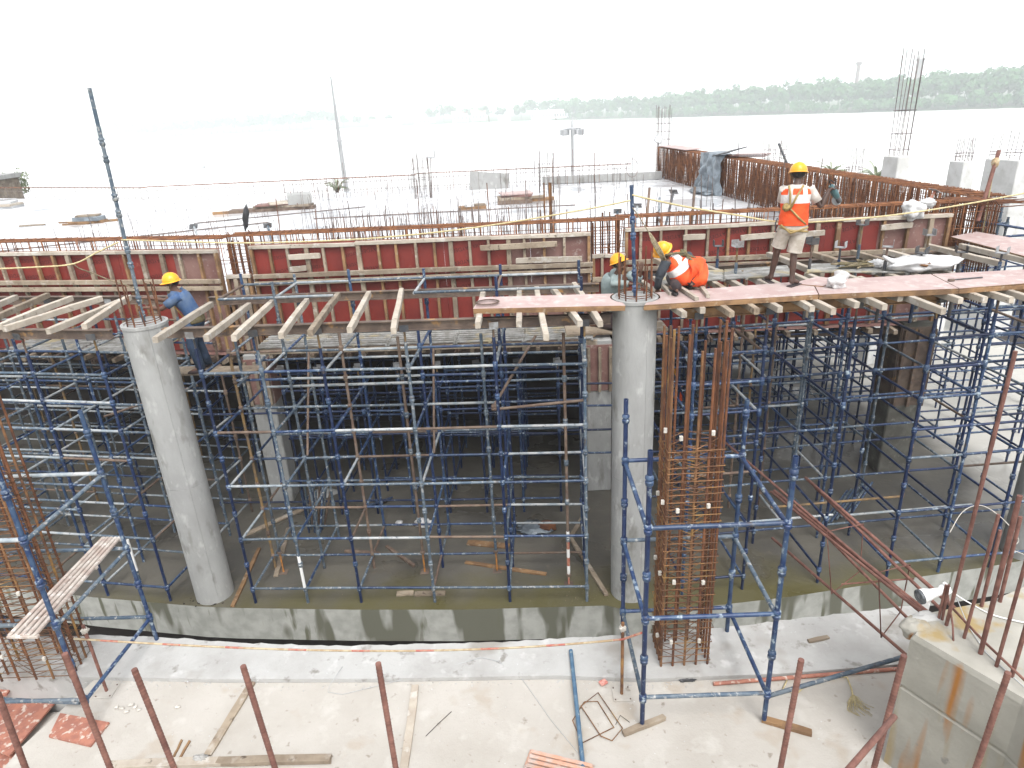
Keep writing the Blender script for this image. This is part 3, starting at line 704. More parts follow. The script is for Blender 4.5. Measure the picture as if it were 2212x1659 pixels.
# front shoring between the two round columns
us = [-6.33, -5.42, -4.50, -3.25, -1.99, -.72]; ns_ = [-.25, .67, 1.60]
q = mid(-3.5, -.25)
t = thing('shoring_scaffold', 'blue cuplock shoring scaffold standing between the two round columns', 'scaffold', (q.x, q.y, 0), 'blue shoring scaffolds on the site slab')
G = [[mid(u, n) for n in ns_] for u in us]
LV = [.28, 1.27, 2.26, 3.20, 3.70, 4.17]
def ntop(i, k): return 4.56 if k == 0 else (5.25 if (k == 2 or i in (0, 1, 4, 5)) else 4.6)
grid_scaffold(t, G, 0, ntop, LV, head=lambda i, k: 4.75 if k == 0 else None, n=10, noled=lambda i, k, nm, j: j == 4 and (k == 0 or nm == 'transom'))
for i in range(5):
    if i != 2:
        for k in (1, 2):
            if i < 4 or k == 2 or True: tube('guard_rail', mid3(us[i], ns_[k], 5.06), mid3(us[i + 1], ns_[k], 5.06), .0215, ['tube_grey', 'tube_pale', 'tube_grey'][i % 3], t, 10)
for i in (0, 1, 3, 4): tube('guard_rail', mid3(us[i], ns_[1], 5.05), mid3(us[i], ns_[2], 5.05), .0215, 'tube_pale' if i % 2 else 'tube_rust', t, 10)
tube('guard_rail', mid3(us[2], ns_[2], 5.07), mid3(us[3], ns_[2], 5.07), .0215, 'tube_grey', t, 10)
# braces and odd tubes clamped to it
tube('brace', on(595, 858, 3.2) + V((0, .1, .15)), mid3(us[3] + .1, .2, 3.78), .0225, 'tube_pale', t, 10)
tube('brace', mid3(-2.1, 0.2, 3.35), mid3(-1.45, 1.3, 4.1), .022, 'tube_rust', t, 10)
tube('brace', mid3(-2.1, 0.1, 3.34), mid3(-.68, -.1, 3.55), .022, 'tube_rust', t, 10)
put('clamp', box_mesh(.1, .09, .09, 'tube_rust', .015), Matrix.Translation(mid3(-2.08, .14, 3.36)), t)
for u in (-5.42, -3.25):
    tube('brace', mid3(u + .05, .7, 2.3), mid3(u + .05, 1.55, 3.9), .021, 'tube_rust', t, 8)
# beam shoring in the shade behind
q = mid(-3.5, 2.4)
t = thing('shoring_scaffold', 'dark blue scaffold in the deep shade below the centre beam formwork', 'scaffold', (q.x, q.y, 0), 'blue shoring scaffolds on the site slab')
u2 = [-8.1, -6.35, -5.6, -4.85, -4.1, -3.35, -2.6, -1.85, -1.1, .4, 1.3]; n2 = [2.45, 3.35, 4.3, 5.3]
G = [[mid(u, n) for n in n2] for u in u2]
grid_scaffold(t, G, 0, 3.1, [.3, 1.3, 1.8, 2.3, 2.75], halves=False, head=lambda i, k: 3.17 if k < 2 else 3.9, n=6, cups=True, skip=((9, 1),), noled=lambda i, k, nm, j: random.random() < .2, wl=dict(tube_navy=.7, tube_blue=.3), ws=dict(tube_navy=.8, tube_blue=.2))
# right-hand shoring
q = (3.63, 9.14)
t = thing('shoring_scaffold', 'dense blue scaffold grid right of the centre column, under the plywood walkway', 'scaffold', (*q, 0), 'blue shoring scaffolds on the site slab')
xs = [2.62, 3.63, 4.30, 4.91, 5.50, 6.10, 6.99, 7.89, 9.50, 10.7]
G = [[V((x - .055 * d, 9.11 + .052 * (x - 3) + d)) for d in (0, 1.2, 2.4, 3.25)] for x in xs]
grid_scaffold(t, G, 0, lambda i, k: 4.52, [.26, 1.25, 2.22, 2.72, 3.24, 3.72, 4.18], skip=((7, 3), (2, 0), (4, 0)), head=lambda i, k: 4.75 if k in (0, 2) else None, n=8, noled=lambda i, k, nm, j: (j == 0 and k == 2) or (j in (3, 5) and (nm == 'transom' or random.random() < .3)), wl=dict(tube_navy=.36, tube_blue=.34, tube_grey=.22, tube_pale=.05, tube_rust=.03), ws=dict(tube_navy=.6, tube_blue=.12, tube_grey=.16, tube_rust=.07, tube_ochre=.05))
for x, z in ((5.4, 1.05), (6.6, .85), (4.2, .8)): tube('loose_ledger', (x - 1.1, 9.6 + .3 * (z), z), (x + 1.2, 9.7 + .3 * z, z + .02), .0215, 'tube_ochre' if z > 1 else 'tube_pale', t, 8)
t = thing('shoring_scaffold', 'far dense scaffold grid against bright ground at the right, behind the first one', 'scaffold', (5, 14, 0), 'blue shoring scaffolds on the site slab')
G = [[V((x, y + .02 * x)) for y in (13.8, 14.6, 15.4, 16.3, 17.3, 18.6, 20.2)] for x in (3.3, 4.2, 5.1, 6.0, 6.9, 7.8, 8.7, 9.7, 10.7, 11.7, 12.9)]
grid_scaffold(t, G, 0, 3.85, [.3, 1.3, 2.3, 3.3], halves=False, n=6, skip=((8, 0), (10, 0)), noled=lambda i, k, nm, j: random.random() < .12, wl=dict(tube_navy=.5, tube_blue=.4, tube_grey=.1), ws=dict(tube_navy=.7, tube_blue=.3))
# left-hand shoring
t = thing('shoring_scaffold', 'blue and grey scaffold grid left of the left round column', 'scaffold', (-6.05, 9.62, 0), 'blue shoring scaffolds on the site slab')
G = [[V((x + .18 * d, 9.62 - .19 * (x + 6.05) + d)) for d in (0, .95, 1.9, 2.75)] for x in (-6.08, -7.28, -8.48, -9.68, -10.9, -12.1)]
grid_scaffold(t, G, 0, lambda i, k: 4.55, [.27, 1.25, 1.75, 2.22, 2.72, 3.24, 3.72, 4.18], head=lambda i, k: 4.75 if k in (0, 2) else None, n=8, halves=False, noled=lambda i, k, nm, j: j in (2, 4, 6) and (nm == 'transom' or random.random() < .3), wl=dict(tube_blue=.33, tube_grey=.36, tube_pale=.25, tube_rust=.06), ws=dict(tube_navy=.25, tube_blue=.25, tube_grey=.3, tube_rust=.12, tube_ochre=.08))
tube('brace', on(225, 900, 2.9), on(400, 870, 2.95) + V((.2, .2, .25)), .022, 'tube_rust', t, 8)
G = [[V((x + .18 * d, 13.6 - .19 * (x + 6.05) + d)) for d in (0, 1.1, 2.1)] for x in (-6.6, -7.9, -9.2, -10.5, -11.8, -13.1)]
t = thing('shoring_scaffold', 'shaded scaffold under the upper deck at the far left', 'scaffold', (-8, 14, 0), 'blue shoring scaffolds on the site slab')
grid_scaffold(t, G, 0, 3.8, [.3, 1.3, 2.3, 3.3], halves=False, n=6)

# tower round the centre column cage, on the foreground deck
A, B, C, D = (1.143, 5.129), (2.380, 5.101), (2.394, 6.357), (1.157, 6.385)
t = thing('scaffold_tower', 'open blue cuplock tower around the centre rebar cage on the foreground deck', 'scaffold', (*A, DZ), 'scaffold towers around the column cages')
tops = [over((*A, 0), 1383, 972).z, over((*B, 0), 1714, 985).z, over((*C, 0), 1608, 862).z, over((*D, 0), 1337, 862).z]
TL = [2.05, 3.04, 4.05]
for (x, y), tp, zb in zip((A, B, C, D), tops, (DZ, DZ + .045, KZ, KZ)):
    standard(t, x, y, zb, tp, TL + [4.55], 'tube_blue' if x > 2 else 'tube_navy', 14, True)
for p, q, lv in ((A, B, TL), (B, C, TL), (C, D, TL), (D, A, TL)):
    for z in lv: tube('ledger' if p in (A, C) else 'transom', (*p, z + (.01 if p in (A, C) else -.014)), (*q, z + (.01 if p in (A, C) else -.014)), .0225, 'tube_grey' if random.random() < .3 else 'tube_blue', t, 12)
tube('outrigger', (B[0] + .02, B[1], 2.02), on(1958, 1417, 2.05), .0235, 'tube_grey', t, 12)
# left tower
A2, D2 = (-4.66, 5.48), (-4.56, 6.73)
B2, C2 = (-6.45, 5.55), (-6.4, 6.8)
t = thing('scaffold_tower', 'blue scaffold tower at the left edge carrying a slatted steel plank', 'scaffold', (*D2, KZ), 'scaffold towers around the column cages')
for (x, y), tp, zb, ln in ((A2, 5.3, DZ, (0, 0)), (D2, 4.83, KZ, (-.06, 0)), (B2, 5.2, 1.18, (0, 0)), (C2, 4.9, KZ, (0, 0))):
    standard(t, x, y, zb, tp, [2.05, 3.05, 4.05, 4.55], 'tube_blue', 12, True, ln)
for z in (2.05, 3.05, 4.05):
    tube('transom', (*A2, z - .014), (D2[0] - .06 * (z - 1.7) / 3.1, D2[1], z - .014), .0225, 'tube_blue' if z < 3 else 'tube_grey', t, 12)
    tube('transom', (*B2, z - .014), (*C2, z - .014), .0225, 'tube_blue', t, 12)
    tube('ledger', (*A2, z + .01), (*B2, z + .01), .0225, 'tube_pale' if z > 4 else 'tube_grey', t, 12)
    tube('ledger', (D2[0] - .06 * (z - 1.7) / 3.1, D2[1], z + .01), (*C2, z + .01), .0225, 'tube_pale' if z > 4 else 'tube_grey', t, 12)
# slatted steel plank lying on the left tower
p0, p1, p2, p3 = [on(*p, 3.12) for p in [(13, 1374), (80, 1374), (263, 1161), (220, 1161)]]
def plate(label, a, b, c, d, ns, m, sh=.03, cross=4, sw=None, name='slatted_plank', group=None, gap=.35):
    """slatted walkway plate with corners a,b (one end) and d,c (other end); slats run a->d"""
    t = thing(name, label, 'plank', (a + c) / 2, group)
    wd = (b - a).length / ns
    for i in range(ns):
        f = (i + .5) / ns; bar('slat', lerp(a, b, f), lerp(d, c, f), wd * (1 - gap), sh, m, t, ch=.008)
    for i in range(cross):
        f = i / (cross - 1) * .98 + .01; p, q = lerp(a, d, f), lerp(b, c, f)
        bar('end_bar' if i in (0, cross - 1) else 'cross_bar', p - V((0, 0, sh * .55)), q - V((0, 0, sh * .55)), .04, sh * .9, m, t, ch=.005)
    return t
plate('narrow cream slatted steel plank laid across the left scaffold tower', p0, p1, p2, p3, 5, 'slat_cream', .035)

# poles standing on the two columns
def pole(c, z0, top, label, m, lean):
    t = thing('scaffold_pole', label, 'pole', (c[0], c[1], z0), 'scaffold poles standing on the columns')
    s = tube('shaft', (c[0], c[1], z0), top, TR * 1.05, m, t, 12, True)
    L = top[2] - z0; z = .12; i = 0
    while z < L - .35:
        put('cup_joint', CUPB if m == 'tube_blue' else CUP, Matrix.Translation(lerp(V((c[0], c[1], z0)), V(top), z / L)), s); z += (.5 if i % 2 else .22); i += 1
    return t
pole(LC, 4.93, over((*LC, 0), 193, 190), 'tall blue scaffold pole leaning up from the left round column into the sky', 'tube_grey', 0)
pole((RC[0], RC[1]), 5.055, over((*RC, 0), 1364, 400), 'blue scaffold pole standing on the right round column, ropes tied to its top', 'tube_blue', 0)

# adjustable props with screw jacks on base plates, standing between the scaffold rows
def prop(b, top, label, m='tube_grey', jack='jack_orange', jh=.42, group='steel props on the site slab'):
    t = thing('steel_prop', label, 'prop', b, group); b, top = V(b), V(top); d = (top - b).normalized(); L = (top - b).length
    put('base_plate', BASE, Matrix.Translation(b + V((0, 0, .006))), t)
    tube('jack_screw', b + V((0, 0, .01)), b + d * jh, .017, jack, t, 7)
    tube('outer_tube', b + d * jh, top, TR, m, t, 8)
    put('jack_nut', lathe([(.02, -.03), (.045, -.02), (.045, .02), (.02, .03)], 'steel_brown', 8), Matrix.Translation(b + d * jh), t)
    for k in range(1, 6): put('cup_joint', CUP, Matrix.Translation(b + d * (jh + (L - jh) * k / 6)), t)
    return t
for i, (px_, lb, tm, jm) in enumerate((((613, 1236), 'grey prop with an orange jack foot, leftmost in the bay between the columns', 'tube_grey', 'jack_orange'),
                       ((918, 1235), 'rusty-topped prop with an orange jack foot, near the middle of the centre bay', 'tube_rust', 'jack_orange'),
                       ((1074, 1233), 'blue-grey prop with an orange jack foot, right part of the centre bay', 'tube_grey', 'jack_orange'))):
    b = on(*px_, 0); prop(b, (b.x, b.y + .02, 4.4), lb, tm, jm)
b = on(1229, 1262, 0)
t = prop(b, (b.x, b.y + .02, 4.5), 'prop with a red and white banded foot near the right round column', 'tube_rust', 'tape_red', .2)
for k in range(5): tube('band', (b.x, b.y, .22 + k * .17), (b.x, b.y, .22 + (k + 1) * .17), TR + .003, ['white_plastic', 'tape_red'][k % 2], t, 10)
# short sleeves and stubs
for i, (px_, lb) in enumerate((((305, 1262), 'short white plastic sleeve on a dark stub, left of the left round column'), ((665, 1302), 'white plastic sleeve on a stub, third bay right of the left round column'))):
    b = on(*px_, 0); t = thing('sleeved_stub', lb, 'pipe', b); tube('stub', b, b + V((0, 0, .3)), .02, 'tube_grey', t, 8); tube('sleeve', b + V((0, 0, .3)), b + V((0, 0, .95)), .026, 'white_plastic', t, 10, True)
# guard posts and rails at the far right walkway
t = thing('guard_frame', 'blue tube guard rail at the far right behind the walkway', 'railing', aty(2152, 504, 12.9))
for a, b_ in (((2152, 508), (2157, 447)), ((2168, 516), (2174, 469))):
    p = aty(*a, 12.9); s = tube('post', p, (p.x, 12.9, aty(*b_, 12.9).z), TR, 'tube_grey', t, 8); put('cup_joint', CUP, Matrix.Translation(p + V((0, 0, .25))), s)
for a, b_, yy in (((2112, 477), (2260, 502), 12.9), ((2169, 511), (2260, 505), 12.9), ((2110, 488), (2180, 481), 13.3)): tube('rail', aty(*a, yy), aty(*b_, yy - .2), TR, 'tube_blue', t, 8)

# ================================================================ FORMWORK
# lettering stencilled on the plywood
tc = bpy.data.curves.new('print', 'FONT'); tc.body = 'JAYDEE'; tc.size = .105; tc.align_x = 'CENTER'; tc.align_y = 'CENTER'
to = bpy.data.objects.new('print_tmp', tc); COL.objects.link(to)
dg = bpy.context.evaluated_depsgraph_get()
TXT = bpy.data.meshes.new_from_object(to.evaluated_get(dg)); TXT.name = 'print_mark'
TXT.materials.clear(); TXT.materials.append(mk('print_ink', (.05, .010, .010), rough=.6, rv=0))
bpy.data.objects.remove(to)
def panel(label, P0, P1, z0, z1, sheets, studs, walers, cleats=(), marks=True, rail='timber', group='red plywood beam-side shutters', name='formwork_panel', toprail=True, wal_ext=(0, 0), seed=1):
    rr = random.Random(seed)
    P0, P1 = V((*P0, 0)), V((*P1, 0)); ux = (P1 - P0).normalized(); L = (P1 - P0).length; nx = V((ux.y, -ux.x, 0))   # nx looks at the camera side
    t = thing(name, label, 'formwork panel', (P0 + P1) / 2 + V((0, 0, z0)), group)
    def at(s, o, z): return P0 + ux * s + nx * o + V((0, 0, z))
    s = 0
    for wd, m in sheets:
        bar('plywood_sheet', at(s + .002, 0, (z0 + z1) / 2), at(s + wd - .002, 0, (z0 + z1) / 2), .012, z1 - z0, m, t, ch=.001); s += wd
    tw = lambda: 'timber' if rr.random() < .75 else 'timber_brown'
    for s in studs:
        wd = .05 if rr.random() < .75 else .085
        j = rr.uniform(-.012, .012)
        timber('stud', at(s, .046, z0 + rr.uniform(0, .06)), at(s + j, .046, z1 - .07), wd, .075, tw(), t, up=nx)
    if toprail:
        c = [0] + [L * rr.uniform(.3, .4), L * rr.uniform(.62, .72)] + [L]
        for a, b in zip(c[:-1], c[1:]): timber('top_rail', at(a, .048, z1 - .033), at(b - .003, .048, z1 - .033 + rr.uniform(-.006, .006)), .08, .066, 'timber_pale', t)
        for e in (.03, L - .03): timber('end_stud', at(e, .05, z0), at(e, .05, z1 - .068), .055, .085, 'timber_brown', t, up=nx)
    for z in walers: timber('waler', at(-wal_ext[0], .125, z), at(L + wal_ext[1], .125, z + rr.uniform(-.015, .015)), .075, .085, 'timber', t)
    for (a, b, z, tl) in cleats: timber('cleat', at(a, .115, z), at(b, .115, z + tl), .055, .10, 'timber_pale' if rr.random() < .6 else 'timber', t)
    if marks:
        ss = sorted([.05] + list(studs) + [L - .05])
        acc = 0; red = []
        for wd, m in sheets: red.append((acc, acc + wd, m == 'ply_red')); acc += wd
        M0 = Matrix((ux, V((0, 0, 1)), nx)).transposed().to_4x4()
        for a, b in zip(ss[:-1], ss[1:]):
            c = (a + b) / 2
            if b - a < .22 or not any(r0 <= c <= r1 and k for r0, r1, k in red): continue
            for z in (z1 - .20, z1 - .48, z1 - .95):
                if rr.random() < .62:
                    M = M0.copy(); M.translation = at(c + rr.uniform(-.02, .02), .0085, z + rr.uniform(-.05, .05))
                    put('print_mark', TXT, M @ Matrix.Rotation(math.pi + rr.uniform(.0, .25), 4, 'Z') @ Matrix.Scale(min(1, (b - a) / .38), 4), t)
    return t, at
fr_ = lambda L, s, st: [s + i * st + rnd(-.03, .03) for i in range(int((L - s - .15) / st) + 1)]
PL0, PL1 = (-12.2, 14.13), (-5.32, 12.78)
PM0, PM1 = (-4.78, 12.95), (1.57, 12.50)
PR0, PR1 = (2.23, 12.70), (8.09, 12.43)
LL, LM, LR = [(V(b) - V(a)).length for a, b in ((PL0, PL1), (PM0, PM1), (PR0, PR1))]
panel('red plywood shutter with timber studs at the far left, behind the left round column', PL0, PL1, 3.42, 5.43, [(1.22, 'ply_red')] * 4 + [(LL - 4.88 - .95, 'ply_red'), (.95, 'ply_worn')], fr_(LL, .25, .40), (4.70, 4.84), seed=3)
panel('long red plywood shutter with timber studs between the two round columns', PM0, PM1, 3.42, 5.43, [(1.22, 'ply_red')] * 4 + [(LM - 4.88 - 1.1 + .0, 'ply_worn'), (1.1, 'ply_worn')], fr_(LM, .36, .345), (4.72, 4.86), [(.75, 1.35, 5.20, 0), (.74, 1.05, 4.97, .01), (4.35, 5.75, 5.23, .03), (5.0, 6.2, 4.97, -.01)], wal_ext=(-.02, .03), seed=5)
panel('red plywood shutter behind the two men in orange vests, right of the round column', PR0, PR1, 3.42, 5.43, [(1.22, 'ply_red')] * 3 + [(LR - 3.66 - 1.25, 'ply_red'), (1.25, 'ply_worn')], fr_(LR, .3, .40), (4.68, 4.81), [(1.05, 1.45, 5.22, 0), (2.1, 2.75, 5.17, .03), (3.15, 3.6, 5.18, .02), (4.6, 5.15, 5.24, .02)], wal_ext=(0, .35), seed=8)
panel('small low worn shutter closing the gap by the left rebar bundle', (-5.28, 12.86), (-4.82, 12.86), 3.42, 4.92, [(.46, 'ply_worn')], [.15, .33], (4.45,), marks=False, group=None, seed=2)
panel('small low red shutter closing the gap by the centre rebar bundle', (1.60, 12.58), (2.21, 12.58), 3.42, 5.0, [(.61, 'ply_red')], [.2, .42], (4.55,), marks=False, group=None, seed=4)
# beam soffits carried on short joists
def soffit(label, P0, P1, z, step, seed=1):
    P0, P1 = V((*P0, 0)), V((*P1, 0)); ux = (P1 - P0).normalized(); L = (P1 - P0).length; nx = V((ux.y, -ux.x, 0))
    t = thing('beam_soffit', label, 'formwork', (P0 + P1) / 2 + V((0, 0, z)))
    at = lambda s, o, zz: P0 + ux * s + nx * o + V((0, 0, zz))
    bar('soffit_board', at(0, -.25, z), at(L, -.25, z), .75, .02, 'ply_worn', t)
    s = .1; i = 0
    while s < L:
        k = rnd(.22, .42)
        if i % 3 == 1:
            for d in (0, .055): bar('channel_joist', at(s + d, k + .1, z - .06), at(s + d, -.8, z - .06), .04, .08, 'steel_brown', t)
        else: timber('joist', at(s, k, z - .061), at(s, -.75, z - .061), rnd(.07, .1), .09, 'timber', t)
        s += step * rnd(.7, 1.3); i += 1
    for o in (-.05, -.55): bar('runner', at(0, o, z - .165), at(L, o, z - .165), .07, .11, 'steel_brown', t)
    return t
soffit('beam soffit boards on joist ends below the left red shutter', PL0, PL1, 3.38, .4)
soffit('beam soffit boards on joist and channel ends below the centre red shutter', (-4.75, 12.95), (1.45, 12.51), 3.38, .36)
soffit('beam soffit boards on joist ends below the right red shutter', (2.0, 12.7), (7.5, 12.46), 3.38, .42)
# clad column heads
for c, s, lb in (((-5.02, 12.92), .46, 'old boards clamped round the head of the shaded left square column'), ((1.72, 12.72), .5, 'red boards clamped round the head of the square column beside the round one'), ((7.95, 12.85), .66, 'old brown boards clamped round the square column at the right')):
    t = thing('column_box', lb, 'formwork', (*c, 2.3))
    z0 = 2.3 if s < .6 else 1.6
    for i, (dx, dy) in enumerate(((0, -1), (1, 0), (0, 1), (-1, 0))):
        p = V((c[0] + dx * (s / 2 + .012), c[1] + dy * (s / 2 + .012), (z0 + 3.26) / 2)); e = V((-dy, dx, 0)) * (s / 2)
        bar('board', p - e, p + e, .016, 3.26 - z0, 'ply_worn' if s < .6 else 'steel_brown', t)
    for k in range(3):
        for d in (-1, 1): timber('stud', (c[0] + (k - 1) * s * .42, c[1] + d * (s / 2 + .06), z0), (c[0] + (k - 1) * s * .42, c[1] + d * (s / 2 + .06), 3.22), .06, .07, 'timber' if s < .6 else 'tube_rust', t, up=(0, 1, 0))

# ---------------------------------------------------------------- steel beams, joists, planks
def ibeam(label, p, q, h=.14, wd=.09, m='steel_brown', group='steel beams under the walkway joists'):
    M, L = frame(p, q); t1, t2 = .010, .012; y, z = wd / 2, h / 2
    pr = [(-y, -z), (y, -z), (y, -z + t2), (t1 / 2, -z + t2), (t1 / 2, z - t2), (y, z - t2), (y, z), (-y, z), (-y, z - t2), (-t1 / 2, z - t2), (-t1 / 2, -z + t2), (-y, -z + t2)]
    n = len(pr); vs = [(x, a, b) for x in (-L / 2, L / 2) for a, b in pr]
    fs = [(i, (i + 1) % n, n + (i + 1) % n, n + i) for i in range(n)]
    for b in (0, n): fs += [(b + 0, b + 1, b + 2, b + 11), (b + 10, b + 3, b + 4, b + 9), (b + 8, b + 5, b + 6, b + 7)]
    return tag(put('steel_beam', mesh('steel_beam', vs, fs, m), M), label, 'steel beam', group)
BZ = 4.83
ibeam('long brown steel beam along the front under the timber joists, between the columns', mid3(-6.75, -.25, BZ), mid3(-.36, -.25, BZ))
ibeam('brown steel beam behind the joists between the columns, nearer the red shutter', mid3(-6.9, 1.50, BZ), mid3(-.4, 1.50, BZ))
ibeam('steel beam under the left joists, nearest the picture edge', (-5.75, 9.56, BZ), (-12.3, 10.81, BZ))
ibeam('steel beam under the far ends of the left joists', (-5.6, 11.44, BZ), (-12.0, 12.66, BZ))
ibeam('front steel beam under the right plywood walkway', (2.45, 9.085, BZ), (11.0, 9.53, BZ), m='timber_brown')
ibeam('rear steel beam under the right walkway joists', (2.45, 11.49, BZ), (10.9, 11.93, BZ))
JZ = 4.946
def joist(label, p, q, wd=.078, ht=.092, m=None, group='timber joists of the walkway'):
    o = timber('timber_joist', p, q, wd, ht, m or random.choice(['timber_pale', 'timber_pale', 'timber_pale', 'timber']), wob=.006)
    return tag(o, label, 'timber', group)
prs = [((335, 735), (455, 657)), ((445, 731), (540, 660)), ((505, 731), (588, 654)), ((607, 725), (663, 650)), ((670, 720), (730, 638)), ((755, 713), (798, 634)), ((850, 715), (868, 628))]
for i, (a, b) in enumerate(prs): joist('pale timber joist, %s from the left between the left column and the walkway' % ORD[i], on(*a, JZ), on(*b, JZ))
prs = [((-90, 697), (35, 641)), ((-60, 710), (104, 637)), ((0, 706), (152, 644)), ((9, 711), (217, 645)), ((104, 716), (262, 649)), ((182, 706), (281, 644))]
for i, (a, b) in enumerate(prs): joist('weathered timber joist, %s from the left picture edge, left of the round column' % ORD[i], on(*a, JZ), on(*b, JZ), .085, .095)
for i, (x, y) in enumerate([(1032, 706), (1121, 704), (1180, 732), (1253, 702), (1297, 703)]):
    p = on(x, y - 3, JZ); joist('pale timber joist sticking out under the left plywood walkway, %s from its left end' % ORD[i], p, (p.x + [.06, .05, .02, -.22, -.12][i], 10.45 + rnd(-.1, .1), JZ))
for i, (x, y) in enumerate([(1478, 680), (1518, 671), (1581, 679), (1635, 673), (1685, 669), (1755, 668), (1801, 673), (1851, 659), (1911, 664), (1945, 645), (2038, 673), (2075, 650), (2128, 648), (2185, 649), (2225, 646)]):
    p = on(x, y, JZ); L = rnd(1.75, 2.1) if i not in (9,) else 1.3
    joist('timber joist under the right plywood walkway, %s from the round column' % ORD[i], p, (p.x - .10 * L + rnd(-.05, .05), p.y + L, JZ + .003), .08, .09)
for i, x in enumerate((2.75, 3.35, 4.75, 5.5, 6.2, 6.7, 7.6, 8.1, 8.7, 9.3)):
    joist('short timber lying behind the right walkway among the jack posts, %s from the left' % ORD[i], (x + .15, 10.42 + rnd(-.1, .1), JZ + .002), (x - .1, 11.85 + rnd(-.15, .2), JZ + .004), .085, .09)
PZ = 5.06
def ply(label, c, m='ply_deck', edge=True, group='plywood walkway sheets', z=PZ, hole=None):
    a, b, d, e = [on(*p, z) for p in c]           # front-left, front-right, back-right, back-left
    t = thing('walkway_sheet', label, 'plywood sheet', (a + b + d + e) / 4, group)
    if hole:
        pts = []                                   # bite cut out for the round column
        cx, cy, r, end = hole
        outline = [a, b, d, e]
        res = []
        for i in range(4):
            p, q = outline[i], outline[(i + 1) % 4]
            for k in range(40):
                s = lerp(p, q, k / 40); v = V((s.x - cx, s.y - cy))
                if v.length < r: v = v.normalized() * r; s = V((cx + v.x, cy + v.y, s.z))
                res.append(s)
        put('sheet', slab_mesh('sheet', res, z - .018, z, m, 'timber_brown'), None, t)
    else: put('sheet', slab_mesh('sheet', [a, b, d, e], z - .018, z, m, 'timber_brown'), None, t)
    if edge:
        dz = V((0, 0, -.049)); up = (b - a).normalized(); k = .0
        timber('edge_batten', a + dz + V((0, .02, 0)), b + dz + V((0, .02, 0)), .05, .058, 'timber_brown', t)
        timber('back_batten', e + dz - V((0, .03, 0)), d + dz - V((0, .03, 0)), .05, .058, 'timber_brown', t)
    return t
ply('pinkish plywood walkway sheet left of the round column, a coil of wire at its end', [(1022, 667), (1351, 660), (1326, 634), (1037, 642)], hole=(*RC, .345, 0))
ply('pinkish plywood walkway sheet right of the round column, under the crouching man', [(1392, 659), (1768, 636), (1752, 606), (1414, 632)], hole=(*RC, .345, 0))
ply('plywood walkway sheet with the small white sack, right of the standing man', [(1770, 636), (2071, 623), (2010, 592), (1755, 606)])
ply('plywood walkway sheet with a tool on it, running off the right edge', [(2073, 623), (2290, 606), (2290, 578), (2013, 592)])
ply('plywood sheet at the far right behind the open joists, below the guard rail', [(2054, 511), (2262, 566), (2290, 532), (2109, 500)], edge=False, z=5.02)
ply('thin loose plywood offcut at the standing man\'s feet', [(1712, 612), (1778, 618), (1815, 603), (1765, 597)], edge=False, z=5.072, group=None)
# slatted steel plates
for i in range(5):
    u0 = -6.55 + i * 1.22
    c = [mid3(u0, 2.03, 3.78), mid3(u0, 2.88, 3.78), mid3(u0 + 1.2, 2.88, 3.78), mid3(u0 + 1.2, 2.03, 3.78)]
    plate('grey slatted steel plate in the low platform below the red shutter, %s from the left' % ORD[i], c[0], c[1], c[2], c[3], 7, 'slat_grey', .035, 3, group='slatted plates below the centre shutter', gap=.5)
t = thing('plate_bearer', 'pair of long timber bearers under the low slatted platform', 'timber', mid3(-3.5, 2.4, 3.7))
for n in (2.1, 2.8): timber('bearer', mid3(-6.6, n, 3.695), mid3(-.4, n, 3.695), .07, .09, 'timber', t)
for i, cs in enumerate(([(1418, 616), (1560, 604), (1562, 583), (1428, 592)], [(1563, 604), (1712, 596), (1700, 574), (1565, 583)], [(1742, 588), (1960, 590), (2040, 566), (1748, 571)])):
    a, b, c, d = [on(*p, 5.01) for p in cs]
    plate('grey slatted steel plate on the right walkway, %s' % ['behind the crouching man', 'left of the standing man', 'right of the standing man, under the sacks'][i], a, d, c, b, 7, 'slat_grey', .032, 4, group='slatted plates on the right walkway', gap=.5)
for i in range(2):
    x0 = -9.6 + i * 1.6
    c = [V((x0, 11.75 - .19 * (x0 + 6.05) , 3.8)), V((x0 + .15, 12.5 - .19 * (x0 + 6.05), 3.8))]; dx = V((1.5, -.29, 0))
    plate('yellowish slatted plate low behind the left joists, %s' % ['left one', 'right one'][i], c[0], c[1], c[1] + dx, c[0] + dx, 8, 'slat_grey', .03, 3, group='slatted plates behind the left joists')
# jack posts rising above the right walkway
tj = bpy.data.objects['shoring_scaffold.002']
for i, (b, tp) in enumerate((((1548, 585), (1551, 532)), ((1588, 600), (1592, 533)), ((1747, 590), (1752, 527)), ((1809, 586), (1819, 535)), ((1851, 568), (1862, 486)), ((1908, 594), (1914, 533)), ((1983, 594), (1991, 547)), ((1996, 570), (2003, 508)), ((2069, 583), (2073, 545)), ((2157, 583), (2163, 547)), ((1603, 596), (1603, 584)))):
    p = on(*b, 4.95); q = over(p, *tp); h = q.z - 4.95
    tube('jack_post', (p.x, p.y, 4.2), (p.x, p.y, 4.95 + h * .5), .025, ['tube_blue', 'tube_grey', 'dark_metal'][i % 3], tj, 8)
    tube('jack_screw', (p.x, p.y, 4.95 + h * .45), (p.x, p.y, q.z), .017, ['dark_metal', 'tube_ochre', 'tube_rust'][i % 3], tj, 7)
    if i != 10: put('u_head', UH['steel_grey' if i % 2 else 'dark_metal'], Matrix.Translation((p.x, p.y, q.z)) @ Matrix.Rotation(rnd(0, 1.5), 4, 'Z'), tj)

